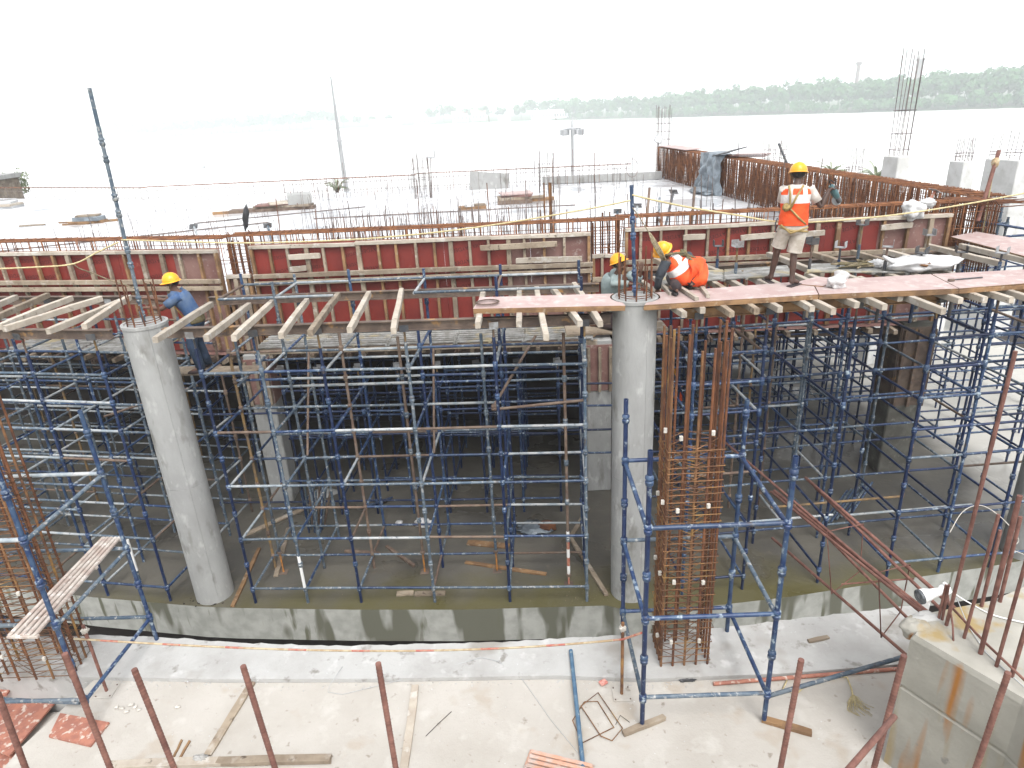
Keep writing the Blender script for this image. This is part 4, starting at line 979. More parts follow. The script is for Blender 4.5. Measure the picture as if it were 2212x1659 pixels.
# ================================================================ REINFORCEMENT
def beam_cage(label, P0, P1, o0, o1, z0, z1, step, rs, rl, ntop, nside, m, group='beam reinforcement cages', name='rebar_cage', ext=0):
    P0, P1 = V((*P0, 0)), V((*P1, 0)); ux = (P1 - P0).normalized(); L = (P1 - P0).length; nx = V((-ux.y, ux.x, 0))  # nx looks away from the camera
    t = thing(name, label, 'rebar cage', (P0 + P1) / 2 + V((0, 0, z0)), group)
    w = o1 - o0
    sm = sweep([(0, 0, z0), (0, w, z0), (0, w, z1), (0, .0, z1)], rs, m, 5, True)
    M0 = Matrix((ux, nx, V((0, 0, 1)))).transposed().to_4x4()
    s = .05
    while s < L:
        M = M0 @ Matrix.Rotation(rnd(-.10, .10), 4, 'Z') @ Matrix.Rotation(rnd(-.02, .02), 4, 'Y'); M.translation = P0 + ux * s + nx * o0
        put('stirrup', sm, M, t); s += step * rnd(.75, 1.25)
    at = lambda s, o, z: P0 + ux * s + nx * o + V((0, 0, z))
    for i in range(ntop):
        o = o0 + rs * 2 + (w - rs * 4) * i / max(1, ntop - 1)
        for dz in (z1 - rl - rs, ):
            tube('main_bar', at(-ext, o, dz + rnd(-.008, .008)), at(L + ext, o + rnd(-.015, .015), dz + rnd(-.008, .008)), rl, 'rebar_bright' if random.random() < .6 else m, t, 6)
    for i in range(nside):
        z = lerp(z0 + .05, z1 - .2, i / max(1, nside - 1))
        for o in (o0 + rs, o1 - rs): tube('side_bar', at(0, o, z), at(L, o, z + rnd(-.01, .01)), .006, m, t, 5)
    return t
off = lambda P, d: P
beam_cage('rusty beam cage standing up behind the far left red shutter', PL0, (-5.25, 12.77), .1, .46, 3.5, 5.62, .16, .0085, .0135, 5, 7, 'rebar_bright')
beam_cage('rusty beam cage running behind the long centre red shutter', (-5.22, 12.98), (2.2, 12.46), .1, .46, 3.5, 5.62, .15, .0085, .0135, 5, 7, 'rebar_bright')
beam_cage('rusty beam cage behind the right red shutter, up to the corner', (2.2, 12.70), (8.9, 12.42), .1, .50, 3.5, 5.62, .14, .0085, .0135, 6, 7, 'rebar_bright', ext=.1)
beam_cage('tall dense rusty rebar wall running back along the right side of the deck', (8.86, 12.95), (7.0, 32.0), -.62, 0, 4.3, 5.62, .069, .0105, .012, 9, 9, 'rebar_bright')
# the wall is so full of bars that its inner ones read as one mass
wv, wf = [], []
def rod(p, q, r):
    b = len(wv); d = (V(q) - V(p)).normalized(); s = d.cross(V((.3, .7, .2))).normalized(); u = d.cross(s)
    for e in (p, q):
        for k in range(4): wv.append(V(e) + (s * math.cos(k * 1.571) + u * math.sin(k * 1.571)) * r)
    for k in range(4): wf.append((b + k, b + (k + 1) % 4, b + 4 + (k + 1) % 4, b + 4 + k))
Wa, Wb = V((8.86, 12.95, 0)), V((7.0, 32.0, 0)); Wd = (Wb - Wa).normalized(); Wn = V((Wd.y, -Wd.x, 0))
for o in (.06, .3, .55):
    s = 0
    while s < 19:
        if not (12.2 < s < 12.45 and o < .5) : rod(Wa + Wd * (s + rnd(-.02, .02)) + Wn * (o + rnd(-.03, .03)) + V((0, 0, 4.33)), Wa + Wd * s + Wn * o + V((rnd(-.03, .03), 0, rnd(5.3, 5.6))), .009)
        s += .085
for i in range(16):
    z = 4.45 + (i % 8) * .15; rod(Wa + Wn * (.07 + .47 * (i // 8)) + V((0, 0, z)), Wb + Wn * (.07 + .47 * (i // 8)) + V((0, 0, z + rnd(-.03, .03))), .008)
wall_cage = [o for o in bpy.data.objects if o.get('label', '').startswith('tall dense rusty rebar wall')][0]
put('inner_bars', mesh('inner_bars', wv, wf, 'rebar'), None, wall_cage)['kind'] = 'stuff'
beam_cage('low thin edge-beam cage along the far side of the deck, centre part', (-3.9, 32.4), (5.8, 31.5), 0, .35, 4.36, 5.0, .3, .007, .009, 3, 2, 'rebar_grey')
beam_cage('low rusty edge-beam cage along the far side of the deck, left part', (-17, 33.6), (-3.9, 32.3), 0, .35, 4.36, 4.95, .3, .007, .009, 3, 2, 'rebar_grey')
beam_cage('faint edge-beam cage along the far left border of the deck', (-30, 40.2), (-17, 33.7), 0, .4, 4.36, 4.9, .4, .008, .010, 3, 2, 'rebar_grey')
def column_cage(label, c, sx, sy, z0, ztop, zst, nb, step, rb, rs, ms, m2, blocks=0, diag=True, rot=0, tall=None, group='column reinforcement cages'):
    t = thing('rebar_cage', label, 'rebar cage', (c[0], c[1], z0), group)
    Rm = Matrix.Rotation(rot, 4, 'Z'); C0 = V((c[0], c[1], 0))
    hx, hy = sx / 2, sy / 2
    pos = []
    for i in range(nb):
        k = i / nb * 4; s = int(k); f = (k - s) * 2 - 1
        x, y = [(f, -1), (1, f), (-f, 1), (-1, -f)][s]; pos.append((x * (hx - .02), y * (hy - .02)))
    for i, (x, y) in enumerate(pos):
        p = C0 + Rm @ V((x, y, z0)); q = C0 + Rm @ V((x + rnd(-.01, .01), y + rnd(-.01, .01), ztop + rnd(-.22, .05)))
        tube('main_bar', p, q, rb, random.choice(ms), t, 8)
    z = z0 + .06
    st = sweep([Rm @ V(p) for p in ((-hx, -hy, 0), (hx, -hy, 0), (hx, hy, 0), (-hx, hy, 0))], rs, m2, 5, True)
    dm = sweep([Rm @ V(p) for p in ((0, -hy, 0), (hx, 0, 0), (0, hy, 0), (-hx, 0, 0))], rs, m2, 5, True)
    i = 0
    while z < zst:
        M = Matrix.Translation(C0 + V((rnd(-.012, .012), rnd(-.012, .012), z))) @ Matrix.Rotation(rnd(-.03, .03), 4, 'X') @ Matrix.Rotation(rnd(-.025, .025), 4, 'Y')
        put('stirrup', st, M, t)
        if diag: put('diamond_tie', dm, M @ Matrix.Translation((0, 0, .02)), t)
        z += step * rnd(.85, 1.15); i += 1
    bm_ = box_mesh(.034, .03, .05, 'cover_block', .004, 'cover_block')
    for k in range(blocks):
        zz = z0 + .35 + (k // 4) * .85 + rnd(-.05, .05); s = k % 4
        x, y = [(-.6, -1), (.5, -1), (-1.05, -.5), (-1.03, .6)][s]
        put('cover_block', bm_, Matrix.Translation(C0 + Rm @ V((x * hx, y * (hy + .015), zz))) @ Matrix.Rotation(rnd(-.3, .3), 4, 'Z'), t)
    return t
CC = (1.76, 6.06)
column_cage('tall rusty column cage with white spacer blocks inside the foreground tower', CC, .56, .42, KZ, 5.62, 4.45, 16, .085, .0135, .0056, ['rebar', 'rebar_yellow', 'rebar'], 'rebar_yellow', 15)
column_cage('rusty column cage at the left edge behind the slatted plank', (-5.70, 6.38), .84, .46, KZ, 5.6, 4.35, 16, .085, .0135, .0054, ['rebar', 'rebar_yellow', 'rebar'], 'rebar_yellow', 14)
column_cage('dense rusty bar bundle rising in the gap right of the far left shutter', (-5.03, 13.1), .40, .3, 3.5, 5.64, 5.45, 12, .12, .0125, .006, ['rebar_bright', 'rebar'], 'rebar', 0, False)
column_cage('dense rusty bar bundle rising in the gap left of the right shutter', (1.9, 12.88), .52, .3, 3.5, 5.66, 5.45, 14, .11, .0135, .006, ['rebar_bright', 'rebar'], 'rebar', 0, False)
# corner lap bars at the right end of the beam
t = thing('lap_bars', 'hooked rusty bar ends sticking out at the right corner of the rebar wall', 'rebar', (9.0, 12.9, 5.5))
for i in range(9):
    z = 5.55 - (i % 3) * .05; y = 12.55 + i * .07
    put('bar', sweep([(8.3, y, z), (9.2 + rnd(0, .4), y + .05, z + rnd(-.01, .03)), (9.6 + rnd(0, .2), y + .06, z)], .011, 'rebar', 6), None, t)
for i in range(8):
    y = 12.5 + i * .075; put('hook', sweep([(9.0, y, 3.6), (9.0, y, 5.5), (8.9, y, 5.6), (8.2, y, 5.61)], .012, 'rebar', 6), None, t)
for i in range(9): put('tie', sweep([(8.95, 12.47, 3.8 + i * .2), (9.03, 12.47, 3.8 + i * .2), (9.03, 13.1, 3.8 + i * .2), (8.95, 13.1, 3.8 + i * .2)], .007, 'rebar', 5, True), None, t)
# thin starter bars cast into the upper deck: parts of the deck
n0 = 0
def dbar(x, y, h, r=.009, m='rebar_grey', lx=0):
    if random.random() < .4: m = 'rebar'
    tube('starter_bar', (x, y, UPZ - .03), (x + lx, y + rnd(-.03, .03), UPZ + h), r, m, deck, 5)
for i in range(120):
    f = i / 120; x = lerp(-4.5, 7.6, f); dbar(x + rnd(-.05, .05), 13.75 + rnd(-.05, .25) - .02 * x, rnd(.75, 1.5) if i % 7 else rnd(1.5, 2.1), m='rebar_grey', lx=rnd(-.12, .12))
for i in range(55): x = lerp(-4.4, -.9, i / 55); dbar(x, 17.2 + rnd(-.3, .3), rnd(.7, 1.1), .007)
for i in range(34): x = lerp(-11, -4.5, i / 34); dbar(x, 17.5 - .19 * (x + 4.5) + rnd(-.2, .2), rnd(.3, .75), .007)
for i in range(46): x = lerp(-9.5, -2.6, i / 46); dbar(x, 30.4 + rnd(-.2, .2), lerp(.6, 2.6, i / 46) * rnd(.85, 1.1), .010)
for i in range(40): x = lerp(-2.4, 5.5, i / 40); dbar(x + rnd(-.1, .1), 30.6 + rnd(-.3, .3), rnd(.8, 1.5) if i % 5 else rnd(2.2, 3.2), .010)
# beyond the nearest three hundred the deck's thin bars read as one field
wv, wf = [], []
for i in range(330):
    x, y = (rnd(-4.6, 1.5), rnd(15.2, 19.5)) if i < 190 else (rnd(-10, 6.5), rnd(20, 29.5)) if i < 270 else (rnd(-12, -4.5), rnd(16.8, 22))
    rod((x, y, UPZ - .02), (x + rnd(-.08, .08), y, UPZ + rnd(.4, 1.15)), .0075)
put('starter_bar_field', mesh('starter_bar_field', wv, wf, 'rebar_grey'), None, deck)['kind'] = 'stuff'
thin_cage((912, 402), (906, 338), 28.5, .6, 12, 'bundle of tall thin bars left of centre on the deck', UPZ)
thin_cage((1180, 394), (1176, 328), 28, .55, 12, 'bundle of tall thin bars near the middle of the deck', UPZ)
t = thing('starter_bars', 'pair of thick rusty bars standing on the deck behind the centre shutter', 'rebar', aty(1180, 470, 14.2))
for dx in (0, .11, .14):
    p = aty(1177, 470, 14.2); tube('bar', (p.x + dx, p.y, UPZ), (p.x + dx, p.y, over(p, 1177, 395).z), .018, 'rebar_yellow', t, 7)

# ================================================================ FOREGROUND
from mathutils import noise as NZ
def blob(c, rx, ry, rz, m, amp=.3, fr=3.0, flat=0, nu=22, nv=14, name='blob', seed=0, rot=0, fine=.1):
    """crumpled bag-like closed surface"""
    vs, fs = [], []
    for j in range(nv + 1):
        ph = math.pi * j / nv
        for i in range(nu):
            th = 2 * math.pi * i / nu
            d = V((math.sin(ph) * math.cos(th), math.sin(ph) * math.sin(th), math.cos(ph)))
            k = 1 + amp * NZ.noise(d * fr + V((seed, seed * 2, 0))) + fine * NZ.noise(d * fr * 3.7 + V((0, seed, 5)))
            p = V((d.x * rx * k, d.y * ry * k, d.z * rz * k))
            if flat and p.z < -rz * flat: p.z = -rz * flat
            vs.append(p)
    for j in range(nv):
        for i in range(nu): fs.append((j * nu + i, (j + 1) * nu + i, (j + 1) * nu + (i + 1) % nu, j * nu + (i + 1) % nu))
    return mesh(name, vs, fs, m, smooth=True), Matrix.Translation(V(c)) @ Matrix.Rotation(rot, 4, 'Z')
# starter bars right in front of the camera
def near_bar(top, bot, lab, depth=3.1, r=.0135, zb=3.7):
    p = CAMP + ray(*top) * depth; q = over(p, *bot); d = (q - p).normalized(); e = p + d * ((p.z - zb) / -d.z)
    t = thing('starter_bar', lab, 'rebar', (e.x, e.y, zb), 'starter bars nearest the camera')
    o = tube('shank', e, p, r, 'rebar_red', t, 12)
    L = (p - e).length; ring = CACHE.setdefault('rib', lathe([(r * .98, -.006), (r * 1.08, -.002), (r * 1.08, .002), (r * .98, .006)], 'rebar_red', 12, 'rib', False))
    M, _ = seg(e, p); k = .02
    while k < L - .01: put('rib', ring, M @ Matrix.Translation((0, 0, k)) @ Matrix.Rotation(.25, 4, 'X'), o); k += .02
for top, bot, lab in (((-6, 1495), (55, 1659), 'reddish ribbed bar in the bottom left corner'), ((140, 1412), (238, 1659), 'reddish ribbed bar in front of the left scaffold leg'),
                      ((290, 1446), (376, 1659), 'reddish ribbed bar third from the left along the bottom edge'), ((525, 1439), (594, 1659), 'reddish ribbed bar fourth from the left along the bottom edge'),
                      ((817, 1433), (855, 1659), 'lone reddish ribbed bar left of the bottom centre'), ((1731, 1425), (1686, 1659), 'reddish ribbed bar right of the tower, in front of the wood offcut'),
                      ((1953, 1416), (1888, 1659), 'reddish ribbed bar just left of the rust-stained block'), ((2178, 1453), (2108, 1659), 'reddish ribbed bar in the bottom right corner')):
    near_bar(top, bot, lab)
p = CAMP + ray(1932, 1548) * 2.95; q = CAMP + ray(1822, 1675) * 2.6
t = thing('bent_bar', 'reddish bar end leaning across the bars left of the rust-stained block', 'rebar', (q.x, q.y, 3.7))
put('shank', sweep([p, q, q + (q - p).normalized() * .25 + V((0, 0, -.3)), V((q.x - .2, q.y - .1, 3.6))], .0135, 'rebar_red', 10), None, t)

# rust-stained concrete block at the right
BT = 3.2
bp_ = [(3.34, 4.60), (3.78, 3.86), (4.0, 2.4), (6.6, 2.4), (6.6, 5.35), (5.0, 5.24), (4.27, 4.97), (3.62, 4.86)]
blk = thing('concrete_block', 'pale concrete wall stub with rust runs, filling the bottom right corner', 'concrete wall', (4.2, 4.2, DZ))
def ring_(s, z, j=0): return [(4.9 + (x - 4.9) * s + rnd(-j, j), 4.1 + (y - 4.1) * s + rnd(-j, j), z + rnd(-j, j)) for x, y in bp_]
rs_ = [ring_(1, DZ), ring_(1, 2.585), ring_(.988, 2.60), ring_(.988, 2.62), ring_(1, 2.635), ring_(1, BT - .05, .004), ring_(.985, BT, .008)]
n = len(bp_); vs = [v for r in rs_ for v in r]; fs = []
for j in range(len(rs_) - 1):
    for i in range(n): fs.append((j * n + i, j * n + (i + 1) % n, (j + 1) * n + (i + 1) % n, (j + 1) * n + i))
fs.append(tuple(range((len(rs_) - 1) * n, len(rs_) * n)))
put('body', mesh('body', vs, fs, 'block'), None, blk)
me, M = blob((3.45, 4.72, BT - .06), .11, .11, .09, 'block', .4, 2, seed=4); put('broken_corner', me, M, blk)
me, M = blob((3.58, 4.80, BT - .03), .15, .07, .05, 'conc_white', .4, 2, seed=9); put('plaster_dab', me, M, blk)
# bars rising out of it
for i, (b, tp, r) in enumerate((((2044, 1350), (2118, 750), .013), ((2082, 1378), (2150, 1112), .0115), ((2118, 1412), (2188, 1065), .016), ((2152, 1440), (2230, 880), .012), ((2028, 1335), (2040, 1262), .010), ((2036, 1338), (2049, 1262), .010), ((2185, 1462), (2260, 1100), .014), ((2120, 1310), (2180, 1150), .013), ((2160, 1300), (2225, 1120), .014))):
    p = on(*b, BT); q = over(p, *tp); tube('starter_bar', p - V((0, 0, .08)), (p.x + rnd(-.03, .03), p.y, q.z), r * 1.2, 'rebar_red', blk, 9)
put('cross_bar', sweep([on(2035, 1290, BT + .12), on(2125, 1385, BT + .10), on(2235, 1490, BT + .10)], .011, 'rebar_red', 7), None, blk)
put('hooked_bar', sweep([on(2045, 1270, 3.42), on(2058, 1350, 3.3), on(2060, 1400, 3.15), on(2072, 1440, 3.05)], .008, 'rebar_red', 6), None, blk)
# beam bars projecting from the block over the gap
bb = thing('projecting_bars', 'bundle of rusty beam bars projecting from the block across the gap', 'rebar cage', (3.7, 5.3, 3.0))
def hb(a, b, z, r=.02, end=None): put('main_bar', sweep([on(*a, z), lerp(on(*a, z), on(*b, z), .5), on(*b, z), on(*b, z) + (on(*b, z) - on(*a, z)).normalized() * .5], r, 'rebar_red', 9), None, bb)
hb((1562, 952), (1958, 1292), 3.02, .017); hb((1665, 1062), (1968, 1305), 3.03, .016); hb((1672, 1060), (1975, 1300), 2.99, .021); hb((1740, 1032), (2003, 1262), 3.02); hb((1760, 1052), (1990, 1275), 2.99, .017)
hb((1668, 1162), (1950, 1408), 2.35, .017); hb((1744, 1116), (1970, 1345), 2.45, .017)
for f in (.45, .8):
    a1, a2 = lerp(on(1672, 1060, 3.0), on(1975, 1300, 3.0), f), lerp(on(1740, 1032, 3.02), on(2003, 1262, 3.02), f + .07)
    c1, c2 = lerp(on(1668, 1162, 2.35), on(1950, 1408, 2.35), f + .08), lerp(on(1744, 1116, 2.45), on(1970, 1345, 2.45), f + .1)
    put('stirrup', sweep([a1 + V((-.02, 0, .03)), a2 + V((.02, 0, .03)), c2 + V((.02, 0, -.03)), c1 + V((-.02, 0, -.03))], .007, 'rebar_red', 6, True), None, bb)
tube('tie_bar', on(1818, 1262, 2.75), on(1975, 1250, 2.98), .009, 'rebar_red', bb, 7)
# white spotlight tied to the bars
a, b = on(1985, 1290, 3.33), on(2028, 1278, 3.36)
d = (b - a).normalized(); M, L = seg(a, b)
sp_ = thing('spotlight', 'white spotlight with a dark grey face lying on the corner of the concrete block', 'spotlight', a)
put('housing', lathe([(.062, 0), (.066, .02), (.062, .07), (.045, .12), (.04, .17), (.034, .2)], 'white_plastic', 18), M, sp_)
put('lens', lathe([(.001, -.004), (.03, -.008), (.058, -.006), (.066, .0), (.067, .022)], 'lens_grey', 18, cap=False), M, sp_)
me, _ = blob((0, 0, 0), .052, .052, .058, 'white_plastic', .05, 2); put('joint', me, M @ Matrix.Translation((0, .0, .245)), sp_)
put('bracket', box_mesh(.04, .06, .03, 'white_plastic', .006), M @ Matrix.Translation((0, .05, .25)), sp_)
put('cable', sweep(smooth([M @ V((0, 0, .28)), on(2090, 1300, 3.22), on(2150, 1330, 3.22), on(2240, 1350, 3.22)]), .006, 'white_plastic', 6), None, sp_)
t = thing('cable', 'thin white cable looping between the bars at the right edge', 'cable', on(2060, 1135, 3.6))
put('wire', sweep(smooth([on(2052, 1150, 3.75), on(2080, 1105, 3.85), on(2120, 1092, 3.9), on(2165, 1120, 3.85), on(2200, 1165, 3.7), on(2185, 1185, 3.6), on(2215, 1200, 3.5), on(2250, 1230, 3.22)]), .0038, 'cover_block', 6), None, t)
t = thing('cable', 'thin grey cable trailing over the concrete block behind the bars', 'cable', on(2070, 1330, BT)); put('wire', sweep([on(2066, 1290, 3.3), on(2090, 1350, BT + .01), on(2130, 1410, BT + .01), on(2230, 1500, BT + .01)], .004, 'pole_grey', 5), None, t)

# barrier: two posts and a taped rope
P1_, P2_ = on(231, 1494, DZ), on(1343, 1500, DZ)
def post(b, tp, lab, m):
    t = thing('barrier_post', lab, 'post', b, 'posts of the rope barrier'); z = over(b, *tp).z
    put('base_plate', box_mesh(.2, .2, .012, 'conc_deck', .003), Matrix.Translation(b + V((0, 0, .007))), t); tube('shaft', b, (b.x, b.y, z), .017, m, t, 10)
    for a in (-1, 1):
        for c in (-1, 1): put('bolt', box_mesh(.014, .014, .014, 'steel_brown', .003), Matrix.Translation(b + V((a * .08, c * .08, .018))), t)
    me, M = blob((b.x, b.y, z - .07), .035, .035, .035, 'cover_block', .6, 4, seed=2); put('rope_knot', me, M, t)
    return z
z1_ = post(P1_, (174, 1353), 'brown barrier post on a small plate at the left', 'rebar_red'); z2_ = post(P2_, (1345, 1345), 'brown barrier post on a square plate left of the tower leg', 'rebar_yellow')
a, b = V((P1_.x - .15, P1_.y, over(P1_, 178, 1383).z)), V((P2_.x, P2_.y - .02, over(P2_, 1345, 1378).z))
pts = [lerp(a, b, i / 60) + V((0, 0, -.16 * 4 * (i / 60) * (1 - i / 60) * (1 + .5 * (i / 60 - .5)))) for i in range(61)] + [over((*A, 0), 1386, 1367)]
t = thing('barrier_rope', 'sagging rope wrapped in red and white tape between the two barrier posts', 'rope', a); put('rope', sweep(pts, .0115, ['tape_pale', 'tape_red'], 8, mids=lambda i: 1 if i % 7 in (3, 4) else 0), None, t)

# things lying on the foreground deck
def lying(name, lab, cat, a, b, r, m, z=DZ, hollow=True, za=None):
    p, q = on(*a, (za or z) + r), on(*b, z + r); t = thing(name, lab, cat, (p + q) / 2); tube('shaft', p, q, r, m, t, 12, hollow); return t
t = thing('loose_pipe', 'blue painted pipe lying across the raised edge onto the deck', 'pipe', on(1250, 1550, DZ)); tube('shaft', on(1262, 1680, DZ + .025), on(1233, 1405, 1.752), .0235, 'pipe_blue', t, 12, True)
lying('loose_pipe', 'orange-pink pipe lying on the deck to the right of the tower', 'pipe', (1541, 1477), (1962, 1443), .022, 'wood_red')
def plank_(lab, a, b, wd, ht, m, z=DZ, name='wood_offcut'):
    p, q = on(*a, z + ht / 2), on(*b, z + ht / 2); return tag(timber(name, p, q, wd, ht, m, wob=.003), lab, 'timber', 'timber offcuts on the foreground deck')
plank_('long weathered board lying slantwise behind the third and fourth foreground bars', (545, 1474), (448, 1630), .085, .028, 'timber')
plank_('board pointing at the camera just right of the lone foreground bar', (897, 1481), (868, 1690), .085, .03, 'timber_pale')
plank_('long timber along the very bottom edge at the left', (235, 1654), (480, 1645), .09, .05, 'timber_pale')
plank_('split timber along the bottom edge with ragged end, right of the mortar lump', (470, 1645), (715, 1640), .085, .055, 'timber')
plank_('small brown stick, left one of a pair by the third foreground bar', (393, 1598), (372, 1640), .022, .018, 'timber_brown')
plank_('small brown stick, right one of a pair by the third foreground bar', (410, 1600), (384, 1645), .024, .018, 'timber_brown')
plank_('short square offcut leaning at the front left tower foot', (1346, 1585), (1434, 1548), .06, .05, 'timber')
plank_('brown wedge-shaped offcut under the front right tower foot', (1647, 1553), (1753, 1584), .075, .045, 'timber_brown')
plank_('small bar of wood lying on the raised edge right of the tower', (1746, 1385), (1788, 1375), .05, .03, 'timber', KZ)
me, M = blob(on(432, 1640, DZ + .03), .085, .05, .04, 'conc_white', .6, 4, seed=5); tag(put('mortar_lump', me, M), 'grey-white lump of dried mortar at the end of the bottom-edge timbers', 'mortar')
for i, (x, y) in enumerate([(262, 1530), (273, 1537), (292, 1527), (283, 1522), (300, 1533), (252, 1527), (383, 1527)]):
    me, M = blob(on(x, y, DZ + .01), rnd(.02, .035), rnd(.015, .025), rnd(.01, .018), 'cover_block', .5, 3, seed=i, nu=10, nv=7); tag(put('rubble_piece', me, M), ['middle chip of the small mortar scatter', 'lowest chip of the small mortar scatter', 'right upper chip of the small mortar scatter', 'topmost chip of the small mortar scatter', 'rightmost chip of the small mortar scatter', 'leftmost chip of the small mortar scatter', 'lone mortar chip right of the scatter'][i] + ' behind the left foreground bars', 'rubble', 'mortar chips on the left of the deck')
# two bent stirrups
for i, (pp, lab) in enumerate((([(1262, 1516), (1291, 1515), (1326, 1571), (1257, 1605), (1237, 1556)], 'rusty stirrup lying flat, the left one of the crossed pair'), ([(1292, 1496), (1345, 1573), (1322, 1600), (1298, 1590), (1255, 1525)], 'rusty stirrup lying flat, the right one of the crossed pair'))):
    tag(put('loose_stirrup', sweep([on(*p, DZ + .012 + i * .012) for p in pp], .006, 'rebar_yellow', 6, True)), lab, 'rebar', 'loose stirrups on the deck')
tag(put('wire_piece', sweep([on(975, 1537, DZ + .006), on(945, 1565, DZ + .008), on(920, 1590, DZ + .006)], .004, 'wire', 5)), 'thin dark wire lying right of the lone bar', 'wire')
tag(put('wire_piece', sweep([on(740, 1440, DZ + .1), on(712, 1480, DZ + .07), on(708, 1495, DZ + .01), on(740, 1500, DZ + .006), on(900, 1460, DZ + .03), on(1040, 1420, KZ + .01), on(1075, 1428, KZ + .01), on(1125, 1462, DZ + .01), on(1190, 1555, DZ + .006), on(1260, 1640, DZ + .006)], .003, 'pole_grey', 5)), 'long thin grey wire looping over the raised edge in the centre', 'wire')
tag(put('wire_piece', sweep([on(1330, 1565, DZ + .006), on(1340, 1545, DZ + .02), on(1360, 1560, DZ + .006)], .003, 'wire', 5)), 'tiny loop of wire beside the crossed stirrups', 'wire')
tag(put('brick_piece', box_mesh(.09, .07, .03, 'brick_red', .01), Matrix.Translation(on(1303, 1474, DZ + .02)) @ Matrix.Rotation(.5, 4, 'Z')), 'small red chip of tile by the joint left of the barrier post', 'tile')
me, M = blob(on(1483, 1465, DZ + .012), .10, .05, .022, 'tarp_black', .5, 4, seed=3); tag(put('black_rag', me, M), 'flat black rag at the foot of the centre rebar cage', 'cloth')
# frayed rope
t = thing('frayed_rope', 'yellowish frayed rope end lying right of the tower', 'rope', on(1835, 1495, DZ))
put('strand', sweep([on(1700, 1470, DZ + .02), on(1690, 1490, DZ + .02), on(1720, 1500, DZ + .02), on(1740, 1480, DZ + .02), on(1800, 1460, DZ + .02), on(1830, 1463, DZ + .02), on(1840, 1490, DZ + .02), on(1842, 1502, DZ + .02)], .009, 'rope', 7), None, t)
for i in range(26):
    a = on(1842, 1500, DZ + .015); b = on(1850 + rnd(-22, 18), 1525 + rnd(-8, 12), DZ + rnd(.004, .02)); c = b + V((rnd(-.02, .12), rnd(-.08, .02), -b.z + DZ + .004))
    put('fibre', sweep([a, lerp(a, b, .5) + V((0, 0, .02)), b, c], .0032, 'rope', 4), None, t)
# slatted orange plank at the bottom edge
a, b, c, d = [on(*p, DZ + .04) for p in ((1148, 1618), (1130, 1668), (1262, 1700), (1282, 1650))]
plate('worn orange slatted plate cut off by the bottom edge', a, b, c, d, 5, 'slat_orange', .03, 3, gap=.25)
# boards at the left
def board(lab, cs, z, m='wood_red', th=.025):
    ps = [on(*p, z) for p in cs]; return tag(put('shutter_board', slab_mesh('shutter_board', ps, z - th, z, m)), lab, 'board', 'old shutter boards at the left')
board('square red worn board lying on the deck behind the left foreground bars', [(105, 1590), (195, 1611), (236, 1560), (130, 1540)], DZ + .028)
board('large red worn board on the sunken floor at the left edge', [(-60, 1600), (20, 1632), (120, 1515), (-20, 1478)], 1.3)
board('upper red worn board on the sunken floor below the left cage', [(-60, 1510), (14, 1500), (58, 1430), (-60, 1432)], 1.45)
board('orange-red board corner in the lower left', [(-70, 1680), (-10, 1690), (38, 1630), (-30, 1600)], 1.22)
t = thing('mesh_bars', 'small rusty mesh in the pit at the left of the deck', 'rebar', on(110, 1490, 1.4))
for i in range(6): tube('bar', on(60 + i * 17, 1502 - i, 1.32), on(78 + i * 17, 1470, 1.45), .006, 'rebar_yellow', t, 5)
tube('bar', on(60, 1492, 1.36), on(165, 1487, 1.36), .006, 'rebar_yellow', t, 5)
lying('loose_pipe', 'grey-blue pipe reaching in from the left edge to the front tower leg', 'pipe', (-60, 1508), (172, 1518), .022, 'tube_grey', 1.72)
# debris on the site slab
def sdeb(lab, a, b, wd, ht, m): p, q = on(*a, ht / 2 + .003), on(*b, ht / 2 + .003); return tag(timber('scrap_timber', p, q, wd, ht, m, wob=.004), lab, 'timber', 'scrap timber on the site slab')
sdeb('pale plank lying on the slab behind the left round column bay', (530, 1155), (690, 1085), .12, .03, 'timber')
sdeb('short pale plank standing out near the left bay jack', (596, 1245), (622, 1140), .09, .03, 'timber')
sdeb('dark channel-like plank right of the left round column', (502, 1310), (560, 1185), .07, .04, 'timber_brown')
sdeb('broken plank at the slab edge, left half of the pair', (857, 1283), (893, 1281), .10, .04, 'timber')
sdeb('broken plank at the slab edge, right half of the pair', (896, 1283), (962, 1280), .10, .04, 'timber')
sdeb('round dark log lying in the centre bay', (745, 1190), (820, 1195), .06, .05, 'tube_rust')
sdeb('slanting dark log lying left of the centre bay jack', (835, 1180), (895, 1222), .06, .05, 'tube_rust')
sdeb('thick dark board lying behind the middle standards', (1010, 1172), (1100, 1180), .14, .04, 'timber_brown')
sdeb('long thin timber running to the right round column foot', (1180, 1240), (1005, 1215), .07, .04, 'timber_brown')
sdeb('timber leaning on the slab towards the right round column', (1225, 1150), (1310, 1285), .08, .05, 'timber')
sdeb('slim timber near the dark cloth heap', (1230, 1165), (1270, 1100), .08, .04, 'timber')
for i in range(5): tag(tube('loose_pipe', on(775 + i * 6, 1098 - i * 2, .03 + (i % 2) * .05), on(832 + i * 4, 1082 - i * 2, .03 + (i % 2) * .05), .022, 'tube_blue', None, 8), 'blue tube in the small pile on the slab, %s from the front' % ORD[i], 'pipe', 'pile of blue tubes in the centre bay')
for i in range(7): tag(tube('loose_pipe', on(1770 + i * 12, 1140 - i * 6, .03 + (i % 3) * .05), on(1830 + i * 9, 1060 - i * 3, .03 + (i % 3) * .06), .022, ['tube_blue', 'tube_grey'][i % 2], None, 7), 'blue tube in the tangled heap under the right scaffold, %s from the left' % ORD[i], 'pipe', 'heap of tubes under the right scaffold')
